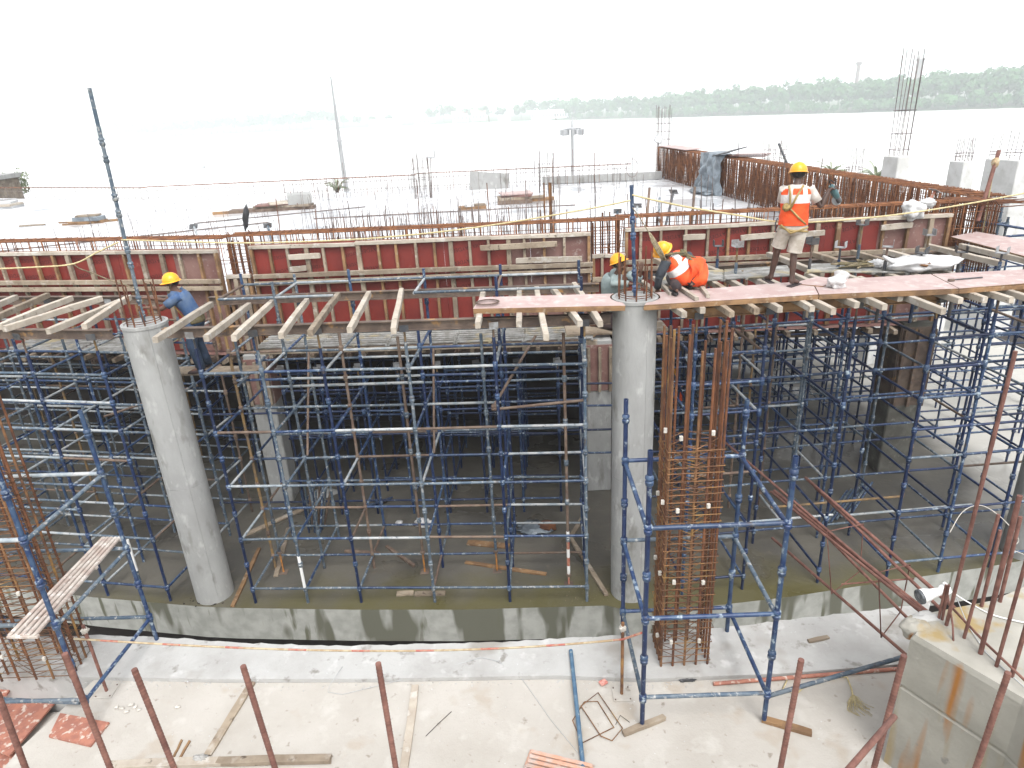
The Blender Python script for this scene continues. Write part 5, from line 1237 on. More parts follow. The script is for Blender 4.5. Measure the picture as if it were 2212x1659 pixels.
me, M = blob(on(1158, 1140, .05), .34, .22, .06, 'tarp', .5, 3, seed=6, nu=30); tag(put('cloth_heap', me, M), 'dark green-grey sheet crumpled on the slab in the centre bay', 'cloth')
me, M = blob(on(1182, 1135, .09), .17, .14, .07, 'rebar', .4, 3, seed=7); tag(put('earth_heap', me, M), 'small heap of rusty brown earth on the crumpled sheet', 'earth')
me, M = blob(on(915, 1130, .06), .16, .10, .09, 'white_sack', .5, 3, seed=8); tag(put('plastic_bag', me, M), 'white plastic bag on the slab behind the centre standards', 'bag')
me, M = blob(on(862, 1128, .02), .07, .06, .02, 'white_sack', .5, 3, seed=11); tag(put('paper_scrap', me, M), 'scrap of pale paper on the slab left of the white bag', 'litter')
me, M = blob(on(700, 1065, .02), .3, .2, .02, 'conc_col', .3, 3, seed=12); tag(put('cement_bag', me, M), 'flat grey cement bag on the slab behind the left standards', 'bag')
for i in range(9): tag(tube('loose_pipe', on(668 + i * 4, 1150 - (i % 3) * 6, .0), over(on(668 + i * 4, 1150, 0), 650 + i * 8, 1060 - (i % 4) * 9), .021, ['tube_blue', 'tube_grey', 'tube_rust'][i % 3], None, 7), 'tube stacked upright against the shaded left square column, %s from the left' % ORD[i], 'pipe', 'tubes stacked against the left square column')

# ================================================================ ROPES AND THINGS ON THE WALKWAY
def rope(lab, pts, r, m, name='safety_rope'):
    return tag(put(name, sweep(smooth([aty(*p) for p in pts], 4), r, m, 7)), lab, 'rope')
rope('pale yellow safety rope from the left edge up to the left pole', [(-40, 582, 9.6), (80, 577, 9.6), (159, 570, 9.65), (208, 546, 9.7), (256, 523, 9.74)], .011, 'rope')
rope('pale yellow safety rope slung from the left pole to the right pole', [(262, 518, 9.74), (330, 520, 9.7), (420, 523, 9.66), (518, 525, 9.6), (620, 523, 9.55), (732, 519, 9.5), (838, 512, 9.45), (985, 497, 9.4), (1129, 476, 9.33), (1278, 450, 9.27), (1362, 433, 9.22)], .011, 'rope')
rope('pale rope from the right pole past the standing man to the right edge', [(1366, 421, 9.22), (1420, 434, 9.25), (1500, 450, 9.35), (1600, 466, 9.45), (1668, 478, 9.5), (1740, 480, 9.5), (1800, 477, 9.6), (1900, 468, 9.8), (2000, 455, 10.0), (2115, 436, 10.3), (2230, 414, 10.6)], .012, 'rope')
rope('old twisted lanyard from the right pole down to the crouching man', [(1366, 448, 9.2), (1388, 480, 9.2), (1402, 503, 9.2)], .007, 'rope_old', 'lanyard')
t = thing('lanyard_bundle', 'thick gathered old rope hanging in front of the red shutter by the crouching man', 'rope', aty(1410, 530, 9.25))
for i in range(4): put('strand', sweep([aty(1402 + i, 502 + i, 9.2), aty(1408 + i * 3, 522, 9.2 + .02 * i), aty(1420 + i * 3, 545 - i, 9.22), aty(1432 + i * 2, 562, 9.28)], .012, 'rope_old', 6), None, t)
rope('slack old lanyard from the left rope to the man in the blue shirt', [(160, 571, 9.65), (172, 580, 9.7), (200, 590, 9.8), (240, 606, 9.9), (275, 617, 10.0), (300, 627, 10.1)], .009, 'rope_old', 'lanyard')
# wire coil
t = thing('wire_coil', 'coil of brown wire lying on the left end of the walkway', 'wire coil', on(1053, 650, PZ))
for i in range(5):
    c = on(1053, 652, PZ + .012 + i * .008); put('turn', sweep([c + V((math.cos(j * .4 + i) * (.155 + rnd(-.012, .012)), math.sin(j * .4 + i) * (.13 + rnd(-.01, .01)), rnd(-.003, .003))) for j in range(16)], .006, 'tube_rust', 6, True), None, t)
# sacks
c = on(1808, 621, PZ)
t = thing('small_sack', 'small crumpled open white sack on the plywood walkway', 'sack', c)
me, M = blob(c + V((-.02, 0, .075)), .125, .10, .10, 'white_sack', .45, 1.6, .8, 30, 20, seed=21, fine=.16); put('body', me, M, t)
put('open_mouth', lathe([(.05, 0), (.09, .05), (.105, .09), (.10, .09), (.08, .05), (.03, .02)], 'white_sack', 18), Matrix.Translation(c + V((.03, 0, .11))) @ Matrix.Rotation(.5, 4, 'Y') @ Matrix.Rotation(-.5, 4, 'X'), t)
c = on(1985, 581, 5.03)
t = thing('large_sack', 'large limp white sack with a brown stain on the slatted plate', 'sack', c)
me, M = blob(c + V((.05, 0, .09)), .48, .26, .12, 'white_sack', .35, 1.7, .75, 40, 22, seed=31, fine=.12); put('body', me, M, t)
put('tied_neck', sweep([c + V((-.36, 0, .12)), c + V((-.47, .02, .16)), c + V((-.56, .03, .22))], .03, 'white_sack', 8, rfun=lambda f: .05 - .03 * f), None, t)
me, M = blob(c + V((.0, -.14, .10)), .12, .10, .10, 'rebar_yellow', .3, 3, seed=5); put('stain', me, Matrix.Translation(c + V((-.02, -.13, .115))) @ Matrix.Diagonal((1.1, 1.2, .45, 1)), t)
c = aty(1975, 452, 12.35)
t = thing('white_cloth', 'white cloth bag hanging over the top of the right rebar cage', 'cloth', c)
me, M = blob(c, .19, .14, .17, 'white_sack', .6, 1.5, 0, 34, 22, seed=41, fine=.16); put('body', me, M, t)
me, M = blob(c + V((.22, 0, .1)), .14, .08, .08, 'white_sack', .5, 3, seed=42); put('corner', me, M, t)
c = on(1850, 579, 5.03)
t = thing('rope_heap', 'tangled heap of old harness rope on the slatted plate', 'rope', c)
for i in range(16):
    pts = [c + V((random.gauss(0, .15), random.gauss(0, .06), abs(random.gauss(.05, .03)) + .015)) for k in range(5)]; put('loop', sweep(pts, .014, 'rope_old' if i % 3 else 'harness_dark', 6), None, t)
me, M = blob(c + V((.33, .0, .05)), .14, .1, .06, 'white_sack', .6, 3, seed=44); tag(put('plastic_bag', me, M), 'small white plastic bag beside the rope heap', 'bag')
t = thing('hammer', 'long-handled hammer lying on the right walkway sheet', 'hammer', on(2075, 600, PZ)); tube('handle', on(2062, 604, PZ + .012), on(2122, 599, PZ + .012), .011, 'dark_metal', t, 8); put('head', box_mesh(.09, .035, .035, 'steel_brown', .006), Matrix.Translation(on(2055, 605, PZ + .02)), t)
def slip(lab, cs, m='timber'): return tag(timber('batten', on(*cs[0], PZ + .03), on(*cs[1], PZ + .03), .055, .055, m, wob=.002), lab, 'timber', 'short battens round the crouching man')
slip('short batten under the crouching man\'s near foot', ((1443, 606), (1505, 646)), 'timber_pale'); slip('short batten right of the crouching man', ((1500, 600), (1530, 640)), 'timber_pale'); slip('batten left of the crouching man, by his hand', ((1412, 600), (1450, 634)), 'timber_pale')

# ================================================================ THE UPPER DECK
def wallpt(s):   # point on the rebar wall's camera-side face, s metres along from the near corner
    a, b = V((8.86, 12.95, 0)), V((7.0, 32.0, 0)); return a + (b - a).normalized() * s
# tarpaulin over the wall
s0 = 12.6; P = wallpt(s0); ux = (wallpt(s0 + 1) - P).normalized()
vs, fs = [], []; nu, nv = 26, 30
for j in range(nv):
    v = j / (nv - 1)
    for i in range(nu):
        u = i / (nu - 1) - .5; fold = math.sin(u * 21 + v * 3) * .06 * (.4 + v) + .14 * NZ.noise(V((u * 5, v * 5, 3)))
        wd = 2.5 * (1 - .22 * math.sin(v * math.pi)); base = P + ux * (u * wd + .05 * NZ.noise(V((u * 2, v * 3, 9))))
        if v < .2: p = base + V((.55 * (1 - v / .2) , 0, 5.70 + .04 * math.sin(u * 9)))
        else: p = base + V((-.10 - .12 * (v - .2) - fold, 0, lerp(5.70, 4.37, (v - .2) / .8) + .03 * NZ.noise(V((u * 6, v * 6, 1)))))
        vs.append(p)
for j in range(nv - 1):
    for i in range(nu - 1): fs.append((j * nu + i, j * nu + i + 1, (j + 1) * nu + i + 1, (j + 1) * nu + i))
t = thing('tarpaulin', 'grey-blue plastic sheet draped over the rebar wall', 'tarpaulin', P + V((0, 0, 4.4))); put('sheet', mesh('sheet', vs, fs, 'tarp', smooth=True), None, t)
me, M = blob(P + V((-.3, 0, 4.43)), .4, .9, .10, 'tarp', .6, 2, seed=3); put('gathered_foot', me, M, t)
def flatb(name, lab, p, sx, sy, sz, m, rz=0, rx=0, ry=0, cat='board'): return tag(put(name, box_mesh(sx, sy, sz, m, .005), Matrix.Translation(p) @ Matrix.Rotation(rz, 4, 'Z') @ Matrix.Rotation(rx, 4, 'X') @ Matrix.Rotation(ry, 4, 'Y')), lab, cat)
flatb('dark_board', 'dark board tilted on top of the tarpaulin', P + V((.25, -.9, 5.80)), .8, 1.0, .03, 'black', .2, -.15, -.2)
flatb('plywood_sheet', 'pinkish plywood sheet lying on top of the far end of the rebar wall', wallpt(17.0) + V((.3, 0, 5.68)), .75, 3.2, .03, 'ply_deck', .1)
t = thing('board_stack', 'few thin boards sticking up on top of the rebar wall right of the tarpaulin', 'board', wallpt(11) + V((.3, 0, 5.63)))
for i in range(3): bar('board', wallpt(11.4 - i * .2) + V((.1, 0, 5.66 + i * .05)), wallpt(10.6) + V((.9 + i * .1, 0, 5.66 + i * .04)), .2, .02, 'ply_worn', t)
tube('upright', wallpt(11.3) + V((.3, 0, 5.6)), wallpt(11.3) + V((.3, 0, 6.2)), .012, 'rebar_grey', t, 5)
# props leaning on the deck behind the cages
def leaning(lab, a, b, m, plate=True, ya=13.75, yb=14.5, r=.026):
    p, q = aty(*a, ya), aty(*b, yb); p = V((p.x, p.y, max(UPZ + .01, min(p.z, UPZ + .3))))
    t = thing('steel_prop', lab, 'prop', p, 'steel props lying about the upper deck'); tube('tube', p, q, r, m, t, 8)
    if plate: M, L = seg(p, q); put('head_plate', box_mesh(.17, .17, .01, 'steel_grey', .003), M @ Matrix.Translation((0, 0, L)), t); put('socket', lathe([(.03, 0), (.03, .012)], 'black', 8), M @ Matrix.Translation((0, 0, L + .006)), t)
    else: put('collar', lathe([(.028, -.05), (.04, -.03), (.04, .03), (.028, .05)], 'steel_brown', 8), Matrix.Translation(lerp(p, q, .6)), t)
leaning('grey prop with a square plate leaning above the left shutter gap', (452, 520), (418, 489), 'tube_pale'); leaning('grey prop with a square plate above the left end of the centre shutter', (590, 508), (578, 487), 'tube_grey')
leaning('blue-grey prop whose square plate faces the camera left of the right pole', (1336, 474), (1334, 456), 'tube_grey'); leaning('grey prop with a plate just right of the right pole', (1368, 478), (1377, 444), 'tube_pale')
leaning('brown prop standing behind the beam cage above the crouching man', (1393, 462), (1403, 406), 'tube_rust', False); leaning('pale grey prop second behind the beam cage above the crouching man', (1420, 462), (1425, 427), 'tube_pale', False)
leaning('dark prop leaning far over with a bright head behind the beam cage', (1425, 462), (1455, 414), 'dark_metal', True); leaning('dark brown prop standing left of the tarpaulin foot', (1493, 448), (1501, 404), 'tube_rust', False)
leaning('tilted prop with a square plate at the right end of the beam cage', (1950, 470), (2020, 412), 'wood_red', True, 12.6, 12.7)
# leaning pole tied with rope at the far right
p, q = aty(2112, 478, 12.6), aty(2158, 325, 12.9)
t = thing('leaning_pole', 'reddish pole tied with rope leaning at the right behind the walkway', 'pole', p); tube('shaft', p, q, .035, 'rebar_red', t, 10); me, M = blob(lerp(p, q, .83), .06, .06, .09, 'tape_pale', .4, 4, seed=2); put('rope_lashing', me, M, t)
put('rope_tail', sweep([lerp(p, q, .83), aty(2150, 345, 12.9), aty(2135, 430, 12.8), aty(2120, 520, 12.7)], .012, 'rope', 6), None, t)
# piles of boards and sheets
def pile(lab, px_, items, name='board_pile'):
    c = on(*px_, UPZ); t = thing(name, lab, 'board pile', c, 'board piles on the upper deck')
    for i, (dx, dy, dz, sx, sy, sz, rz, m) in enumerate(items): put('board', box_mesh(sx, sy, sz, m, .004), Matrix.Translation(c + V((dx, dy, dz + sz / 2))) @ Matrix.Rotation(rz, 4, 'Z'), t)
pile('long pile of planks and a pale sheet on the deck left of centre', (590, 455), [(0, 0, 0, 3.2, .5, .12, .05, 'tube_rust'), (.4, .1, .12, 2.2, .6, .08, -.1, 'timber'), (.2, .1, .2, 1.6, .7, .05, .1, 'ply_worn'), (1.0, .3, .2, .9, .9, .35, .3, 'conc_col'), (-1.0, -.2, 0, 2.4, .12, .1, .08, 'timber_brown'), (.5, .2, .25, 1.3, .9, .05, .4, 'timber_pale')])
pile('stacked boards with a pinkish sheet near the middle of the deck', (1112, 438), [(0, 0, 0, 1.25, .8, .14, 0, 'tube_rust'), (0, 0, .14, 1.2, .7, .10, .1, 'timber'), (.1, 0, .24, 1.1, .7, .08, -.1, 'ply_worn'), (.05, 0, .32, 1.15, .8, .05, .15, 'ply_deck'), (1.0, .2, 0, .9, .2, .12, .1, 'timber_brown'), (.7, .1, .12, .8, .15, .08, .2, 'timber')])
pile('small board pile with a white bag left of the middle stack', (1021, 451), [(0, 0, 0, .95, .4, .1, 0, 'timber_brown'), (.1, 0, .1, .7, .3, .06, .1, 'timber'), (-.1, -.15, .1, .3, .2, .1, .3, 'white_sack')])
pile('dark pile of timber and sheet at the left of the deck', (192, 482), [(0, 0, 0, 1.2, .5, .10, .1, 'timber_brown'), (.05, 0, .1, 1.0, .5, .14, -.1, 'tarp'), (.0, .1, .24, .8, .4, .06, .2, 'timber'), (.7, .1, 0, .8, .1, .08, .4, 'timber_brown'), (-.3, -.3, 0, 1.0, .08, .06, 0, 'timber_brown')])
pile('grey stack of sheets at the left picture edge on the deck', (2, 450), [(0, 0, 0, 1.6, 1.0, .1, .1, 'pole_grey'), (.1, 0, .1, 1.4, 1.0, .1, 0, 'timber_pale'), (0, 0, .2, 1.3, .8, .1, .2, 'pole_grey')])
pile('low scraps of wood lying left of the dark timber pile', (70, 488), [(0, 0, 0, .9, .1, .05, .1, 'timber'), (1.2, .3, 0, .8, .08, .05, -.1, 'timber_brown'), (2.0, -.2, 0, .4, .2, .06, .2, 'timber_pale')])
flatb('grey_board', 'grey corrugated board standing on the far deck edge', aty(1057, 392, 30.5), 1.7, .08, .75, 'conc_col', -.05, 0, .1)
flatb('concrete_upstand', 'long low concrete upstand on the far deck edge left of the rebar wall', V((4.4, 31.0, 4.52)), 5.2, .3, .3, 'conc_col', -.06, cat='concrete')
for i in range(4): tag(put('floor_strip', box_mesh([11, 6, 9, 5][i], .07, .03, 'rebar_grey', .004), Matrix.Translation(V([(-13, 21.5), (-8, 25.5), (-2, 24), (3, 21)][i]).to_3d() + V((0, 0, UPZ + .017))) @ Matrix.Rotation([.42, .35, .0, .1][i], 4, 'Z')), ['long dark strip slanting over the deck at the left', 'short dark strip slanting further back on the deck', 'thin dark strip lying across the middle of the deck', 'short strip lying on the deck towards the rebar wall'][i], 'strip')
# site floodlights on bars
for i, (a, b_, Y, lab) in enumerate((((930, 400), (930, 333), 28.3, 'small square floodlight on a bar above the left bar bundle'), ((1424, 330), (1422, 301), 32.5, 'small floodlight clamped to the bars at the far end of the rebar wall'))):
    p, q = aty(*a, Y), aty(*b_, Y); t = thing('site_floodlight', lab, 'floodlight', p, 'site floodlights on bars'); tube('stem', V((p.x, p.y, UPZ if i == 0 else p.z)), q, .02, 'rebar_grey', t, 5)
    put('lamp_body', box_mesh(.30 if i == 0 else .36, .08, .30, 'pole_grey', .01), Matrix.Translation(q) @ Matrix.Rotation(.0 if i == 0 else .4, 4, 'Y'), t); put('lamp_glass', box_mesh(.24, .02, .22, 'house_white', .004), Matrix.Translation(q + V((0, -.05, 0))) @ Matrix.Rotation(.0 if i == 0 else .4, 4, 'Y'), t)
me, M = blob(aty(531, 470, 15.2), .06, .05, .26, 'tarp_black', .5, 3, seed=3); tag(put('black_bag', me, M @ Matrix.Rotation(.2, 4, 'Y')), 'black plastic bag tied to a bar above the left shutter', 'bag')
t = thing('wire_loop', 'loop of grey wire hanging on a thin bar left of the right pole', 'wire', aty(1366, 360, 24)); c = aty(1366, 363, 24); put('loop', sweep([c + V((math.cos(j * .52) * .2, 0, math.sin(j * .52) * .3)) for j in range(12)], .012, 'rebar_grey', 5, True), None, t); tube('bar', (c.x, c.y, UPZ), (c.x, c.y, c.z + 1.3), .01, 'rebar_grey', t, 5)
t = thing('leaning_bar', 'dark pole leaning beside the thin bar bundle behind the rebar wall', 'pole', aty(1700, 372, 24)); tube('shaft', aty(1708, 372, 24), aty(1682, 310, 24.5), .04, 'dark_metal', t, 6)
# vegetation close to the site
def palm(lab, px_, Y, s, n=15):
    c = aty(*px_, Y); t = thing('palm_tree', lab, 'palm', (c.x, c.y, -5.3), 'palms beyond the deck')
    put('trunk', lathe([(.2, -5.3), (.13, c.z - .5), (.1, c.z)], 'bark', 8), Matrix.Translation((c.x, c.y, 0)), t)
    vs, fs = [], []
    for i in range(n):
        a = i * 2.4; L = s * rnd(.8, 1.15); e = rnd(.9, 1.9)
        prev = None
        for k in range(11):
            f = k / 10; p = c + V((math.cos(a) * L * f, math.sin(a) * L * f, L * (e * f - .85 * f * f)))
            if k:
                d = (p - prev).normalized(); sd_ = d.cross(V((0, 0, 1))).normalized()
                for g in (-1, 1):
                    for h in (.2, .7):
                        q = lerp(prev, p, h); tip = q + sd_ * g * L * .26 * (1 - f * .6) + d * L * .09 + V((0, 0, -L * .10)); b = len(vs)
                        vs.extend([q, q + d * .05 * s, tip]); fs.append((b, b + 1, b + 2))
                b = len(vs); vs.extend([prev + sd_ * .015, prev - sd_ * .015, p - sd_ * .012, p + sd_ * .012]); fs.append((b, b + 1, b + 2, b + 3))
            prev = p
    put('fronds', mesh('fronds', vs, fs, 'leaf_near'), None, t)
palm('palm crown showing above the middle of the rebar wall', (1795, 379), 38, .75, 26); palm('palm crown showing between the two column stubs beyond the rebar wall', (1893, 388), 34, .75, 26); palm('small palm crown left of the tall thin pole at the deck edge', (728, 412), 42, .7, 20)
c = aty(16, 404, 44); vs, fs = [], []; crown(vs, fs, (c.x, c.y, c.z), 1.1, 1.2, 16, 60, .07)
t = thing('bush', 'olive bush at the left edge beyond the deck', 'bush', (c.x, c.y, -5.3)); put('crown', mesh('crown', vs, fs, 'leaf_near'), None, t); put('stem', lathe([(.12, -5.3), (.06, c.z)], 'bark', 6), Matrix.Translation((c.x, c.y, 0)), t)
c = aty(-4, 408, 42)
t = thing('brick_hut', 'low brick structure at the left picture edge beyond the deck', 'building', (c.x - 1.2, c.y, -5.3)); put('wall', box_mesh(2.6, 2.5, 10.2, 'timber'), Matrix.Translation((c.x - 1.3, c.y + .8, 0)), t); put('roof', box_mesh(3.0, 2.9, .25, 'conc_col'), Matrix.Translation((c.x - 1.3, c.y + .8, 5.23)), t)
put('window', box_mesh(.5, .1, .8, 'window_dark'), Matrix.Translation((c.x - 1.0, c.y - .46, 4.2)), t)

# ================================================================ PEOPLE
SKINS = []
def helmet_mesh():
    vs, fs = [], []; nu, nv = 28, 10
    for j in range(nv + 1):
        ph = (math.pi / 2) * j / nv
        for i in range(nu):
            th = 2 * math.pi * i / nu; x, y = math.cos(th), math.sin(th)
            r = math.cos(ph); ridge = .006 if abs(x) < .25 and ph > .2 else 0
            vs.append((x * .114 * r, y * .128 * r, .125 * math.sin(ph) + ridge))
    for j in range(nv):
        for i in range(nu): fs.append((j * nu + i, j * nu + (i + 1) % nu, (j + 1) * nu + (i + 1) % nu, (j + 1) * nu + i))
    b = len(vs)
    for k, (e, z) in enumerate(((.0, .0), (.022, -.012), (.024, -.016), (.002, -.014))):
        for i in range(nu):
            th = 2 * math.pi * i / nu; x, y = math.cos(th), math.sin(th); pk = max(0, y) ** 3 * .03 if k in (1, 2) else 0
            vs.append((x * (.114 + e * .8), y * (.128 + e * .8 + pk), z - pk * .25))
    for k in range(3):
        for i in range(nu): fs.append((b + k * nu + i, b + (k + 1) * nu + i, b + (k + 1) * nu + (i + 1) % nu, b + k * nu + (i + 1) % nu))
    fs.append(tuple(range(b + 3 * nu, b + 4 * nu)))
    return mesh('hard_hat', vs, fs, 'helmet', smooth=True)
HELM = helmet_mesh()
EYE = None
def ori(pos, fwd, up):
    f = V(fwd); u = V(up).normalized(); f = (f - u * f.dot(u)).normalized(); s = f.cross(u)
    M = Matrix((s, f, u)).transposed().to_4x4(); M.translation = V(pos); return M
def body(t, J, m, fwd, handdir=None, face=True):
    """one continuous skin surface over the whole skeleton"""
    vs, es, rs = [], [], []
    def add(p, r, par=None):
        vs.append(V(p)); rs.append(r); i = len(vs) - 1
        if par is not None: es.append((par, i))
        return i
    pel = add(J['pel'], .115); sp = add(J['sp'], .105, pel); ch = add(J['ch'], .115, sp); nk = add(J['nk'], .052, ch)
    hv = (J['ht'] - J['hb'])
    hb = add(J['hb'], .066, nk); hm = add(J['hb'] + hv * .5, .086, hb); ht = add(J['ht'], .062, hm)
    f = (V(fwd) - hv.normalized() * V(fwd).dot(hv.normalized())).normalized(); lat = f.cross(hv).normalized()
    add(J['hb'] + hv * .12 + f * .07, .03, hb)                        # chin
    ns1 = add(J['hb'] + hv * .42 + f * .095, .014, hm)                # nose
    for sd_ in (-1, 1): add(J['hb'] + hv * .45 + lat * sd_ * .092, .014, hm)   # ears
    for s in 'LR':
        sh = add(J['sh' + s], .060, ch); um = add(lerp(J['sh' + s], J['el' + s], .5), .046, sh); el = add(J['el' + s], .038, um); fm = add(lerp(J['el' + s], J['wr' + s], .4), .037, el); wr = add(J['wr' + s], .026, fm)
        d = (J['wr' + s] - J['el' + s]).normalized()
        if 'hd' + s in J: d = V(J['hd' + s]).normalized()
        sd_ = d.cross(V((0, 0, 1)));
        if sd_.length < .2: sd_ = d.cross(V((0, 1, 0)))
        sd_.normalize(); cur = d.cross(sd_) * (1 if d.cross(sd_).z < 0 else -1)
        pm = add(J['wr' + s] + d * .055, .030, wr)
        for k, (o, L) in enumerate(((-.030, .070), (-.010, .082), (.010, .078), (.030, .060))):
            b = J['wr' + s] + d * .085 + sd_ * o; i1 = add(b, .0115, pm); i2 = add(b + d * L * .5 + cur * .012, .0095, i1); add(b + d * L * .8 + cur * .045, .008, i2)
        i1 = add(J['wr' + s] + d * .04 + sd_ * .045, .012, pm); add(J['wr' + s] + d * .085 + sd_ * .06 + cur * .02, .0095, i1)
        hp = add(J['hip' + s], .085, pel); tm = add(lerp(J['hip' + s], J['kn' + s], .45), .074, hp); kn = add(J['kn' + s], .050, tm); cm = add(lerp(J['kn' + s], J['an' + s], .33) + V((0, -.0, 0)), .052, kn); an = add(J['an' + s], .033, cm)
        tf = V(J['to' + s]) - V(J['an' + s]); add(J['an' + s] - V((tf.x, tf.y, 0)).normalized() * .04 + V((0, 0, -.035)), .03, an); bl = add(lerp(J['an' + s], J['to' + s], .7), .034, an); add(J['to' + s], .022, bl)
    me = bpy.data.meshes.new('body'); me.from_pydata(vs, es, []); me.materials.append(MT[m])
    o = put('body', me, None, t)
    md = o.modifiers.new('Skin', 'SKIN'); md.use_smooth_shade = True; md.branch_smoothing = .6
    sv = me.skin_vertices[0].data
    for i, r in enumerate(rs): sv[i].radius = (r, r); sv[i].use_root = (i == 0)
    ss = o.modifiers.new('Sub', 'SUBSURF'); ss.levels = 2; ss.render_levels = 2
    SKINS.append(o)
    if face:
        for sd_ in (-1, 1):
            me2, _ = blob((0, 0, 0), .011, .008, .007, 'black', 0, nu=8, nv=6, fine=0); put('eye', me2, Matrix.Translation(J['hb'] + hv * .55 + f * .082 + lat * sd_ * .034), t)
        put('mouth', box_mesh(.045, .008, .008, 'dark_cloth', .002), ori(J['hb'] + hv * .22 + f * .088, f, hv), t)
    hr = bpy.data.meshes.new('hair'); me3, _ = blob((0, 0, 0), .092, .10, .085, 'hair', .06, 3, nu=18, nv=12)
    put('hair', me3, ori(J['hb'] + hv * .68 - f * .018, f, hv), t)
    hh = put('hard_hat', HELM, ori(J['hb'] + hv * .74 - f * .006, f, hv - f * .012), t)
    put('chin_strap', sweep([J['hb'] + hv * .66 + lat * .1, J['hb'] + hv * .25 + lat * .088 + f * .02, J['hb'] - hv * .02 + f * .055, J['hb'] + hv * .25 - lat * .088 + f * .02, J['hb'] + hv * .66 - lat * .1], .006, 'harness_dark', 5), None, t)
    return f, lat, hv
def loft(name, pts, rx, ry, lat, m, t, n=28, sub=4, pred=None, mats=None, close=(True, True), wr=.0):
    """garment: elliptical rings along a path, lat = sideways axis"""
    P, X, Y = [], [], []
    k = len(pts)
    def cr(a, i, f):
        p0, p1, p2, p3 = a[max(i - 1, 0)], a[i], a[min(i + 1, k - 1)], a[min(i + 2, k - 1)]
        return .5 * ((2 * p1) + (p2 - p0) * f + (2 * p0 - 5 * p1 + 4 * p2 - p3) * f * f + (3 * p1 - p0 - 3 * p2 + p3) * f ** 3)
    for i in range(k - 1):
        for j in range(sub): f = j / sub; P.append(cr(pts, i, f)); X.append(cr(rx, i, f)); Y.append(cr(ry, i, f))
    P.append(pts[-1]); X.append(rx[-1]); Y.append(ry[-1])
    vs, fs, N = [], [], len(P)
    for i in range(N):
        tg = (P[min(i + 1, N - 1)] - P[max(i - 1, 0)]).normalized(); l = (V(lat) - tg * V(lat).dot(tg)).normalized(); d = tg.cross(l)
        for j in range(n):
            a = 2 * math.pi * j / n; q = 1 + wr * NZ.noise(V((math.cos(a) * 2, math.sin(a) * 2, i * .35 + P[0].x)))
            vs.append(P[i] + l * math.cos(a) * X[i] * q + d * math.sin(a) * Y[i] * q)
    for i in range(N - 1):
        for j in range(n): fs.append((i * n + j, i * n + (j + 1) % n, (i + 1) * n + (j + 1) % n, (i + 1) * n + j))
    mi = [0] * len(fs)
    if pred:
        for q, f in enumerate(fs): mi[q] = pred(sum((vs[v] for v in f), V()) / 4, q // n / (N - 1), (q % n) / n)
    if close[0]: fs.append(tuple(range(n - 1, -1, -1))); mi.append(0)
    if close[1]: fs.append(tuple(range((N - 1) * n, N * n))); mi.append(0)
    return put(name, mesh(name, vs, fs, mats or [m], smooth=True, mids=mi), None, t)
def sleeve(t, a, b, f, r0, r1, m, name='sleeve'):
    e = lerp(a, b, f); put(name, sweep([lerp(a, b, -.12), a, lerp(a, e, .5), e], r0, m, 14, rfun=lambda q: lerp(r0 * .9, r1, q) if q > .2 else r0), None, t)
def standing(loc, head, over_=None, h=1.0):
    """local joints: x right, y forward"""
    L = dict(pel=(0, 0, .88), sp=(0, .0, 1.04), ch=(0, .01, 1.22), nk=(0, .02, 1.37), hb=(0, .035, 1.43), ht=(0, .05, 1.58),
             shL=(-.17, .0, 1.31), shR=(.17, .0, 1.31), elL=(-.24, .03, 1.06), elR=(.24, .03, 1.06), wrL=(-.25, .12, .85), wrR=(.25, .12, .85),
             hipL=(-.09, 0, .83), hipR=(.09, 0, .83), knL=(-.10, .03, .45), knR=(.10, .03, .45), anL=(-.11, 0, .075), anR=(.11, 0, .075), toL=(-.13, .18, .03), toR=(.13, .18, .03))
    if over_: L.update(over_)
    Rm = Matrix.Rotation(head, 4, 'Z')
    return {k: (Rm @ V(v) if k.startswith('hd') else V(loc) + Rm @ (V(v) * h)) for k, v in L.items()}, Rm
def vest_pred(c, up, lat, zb, zt, ctr):
    def f(p, a, b):
        s = (p - ctr).dot(lat); z = (p - ctr).dot(up)
        if .47 < a < .62: return 1
        if a >= .62 and .065 < abs(s) < .115 and a < .93: return 1
        return 0
    return f
# --- man standing on the walkway with his back to us
p = on(1703, 619, PZ)
t = thing('person', 'standing man in orange vest and pale shorts, back to us, holding a power tool', 'person', (p.x, p.y, PZ), 'men working on the site')
J, Rm = standing((p.x, p.y + .06, PZ + .005), -.22, dict(shR=(.18, .02, 1.30), elR=(.33, .0, 1.07), wrR=(.415, .06, 1.28), hdR=(.45, .3, .35), shL=(-.15, .04, 1.30), elL=(-.16, .17, 1.08), wrL=(-.02, .34, 1.04), knL=(-.16, .10, .46), anL=(-.20, .16, .075), toL=(-.25, .33, .03), knR=(.05, .0, .45), anR=(.05, -.06, .075), toR=(.17, .07, .03), hb=(.01, .05, 1.43), ht=(.015, .09, 1.575)))
fw = Rm @ V((.25, 1, 0)); f, lat, hv = body(t, J, 'skin_dark', fw, face=False); lt = Rm @ V((1, 0, 0)); up = V((0, 0, 1))
Bc = J['pel']
loft('shirt', [Bc + V((0, 0, .0)), J['sp'], J['ch'], J['nk'] - V((0, 0, .035)), J['nk'] + V((0, 0, .01))], [.165, .16, .19, .17, .06], [.12, .12, .13, .11, .06], lt, 'shirt_white', t)
for s in 'LR': sleeve(t, J['sh' + s], J['el' + s], .66, .072, .066, 'shirt_white')
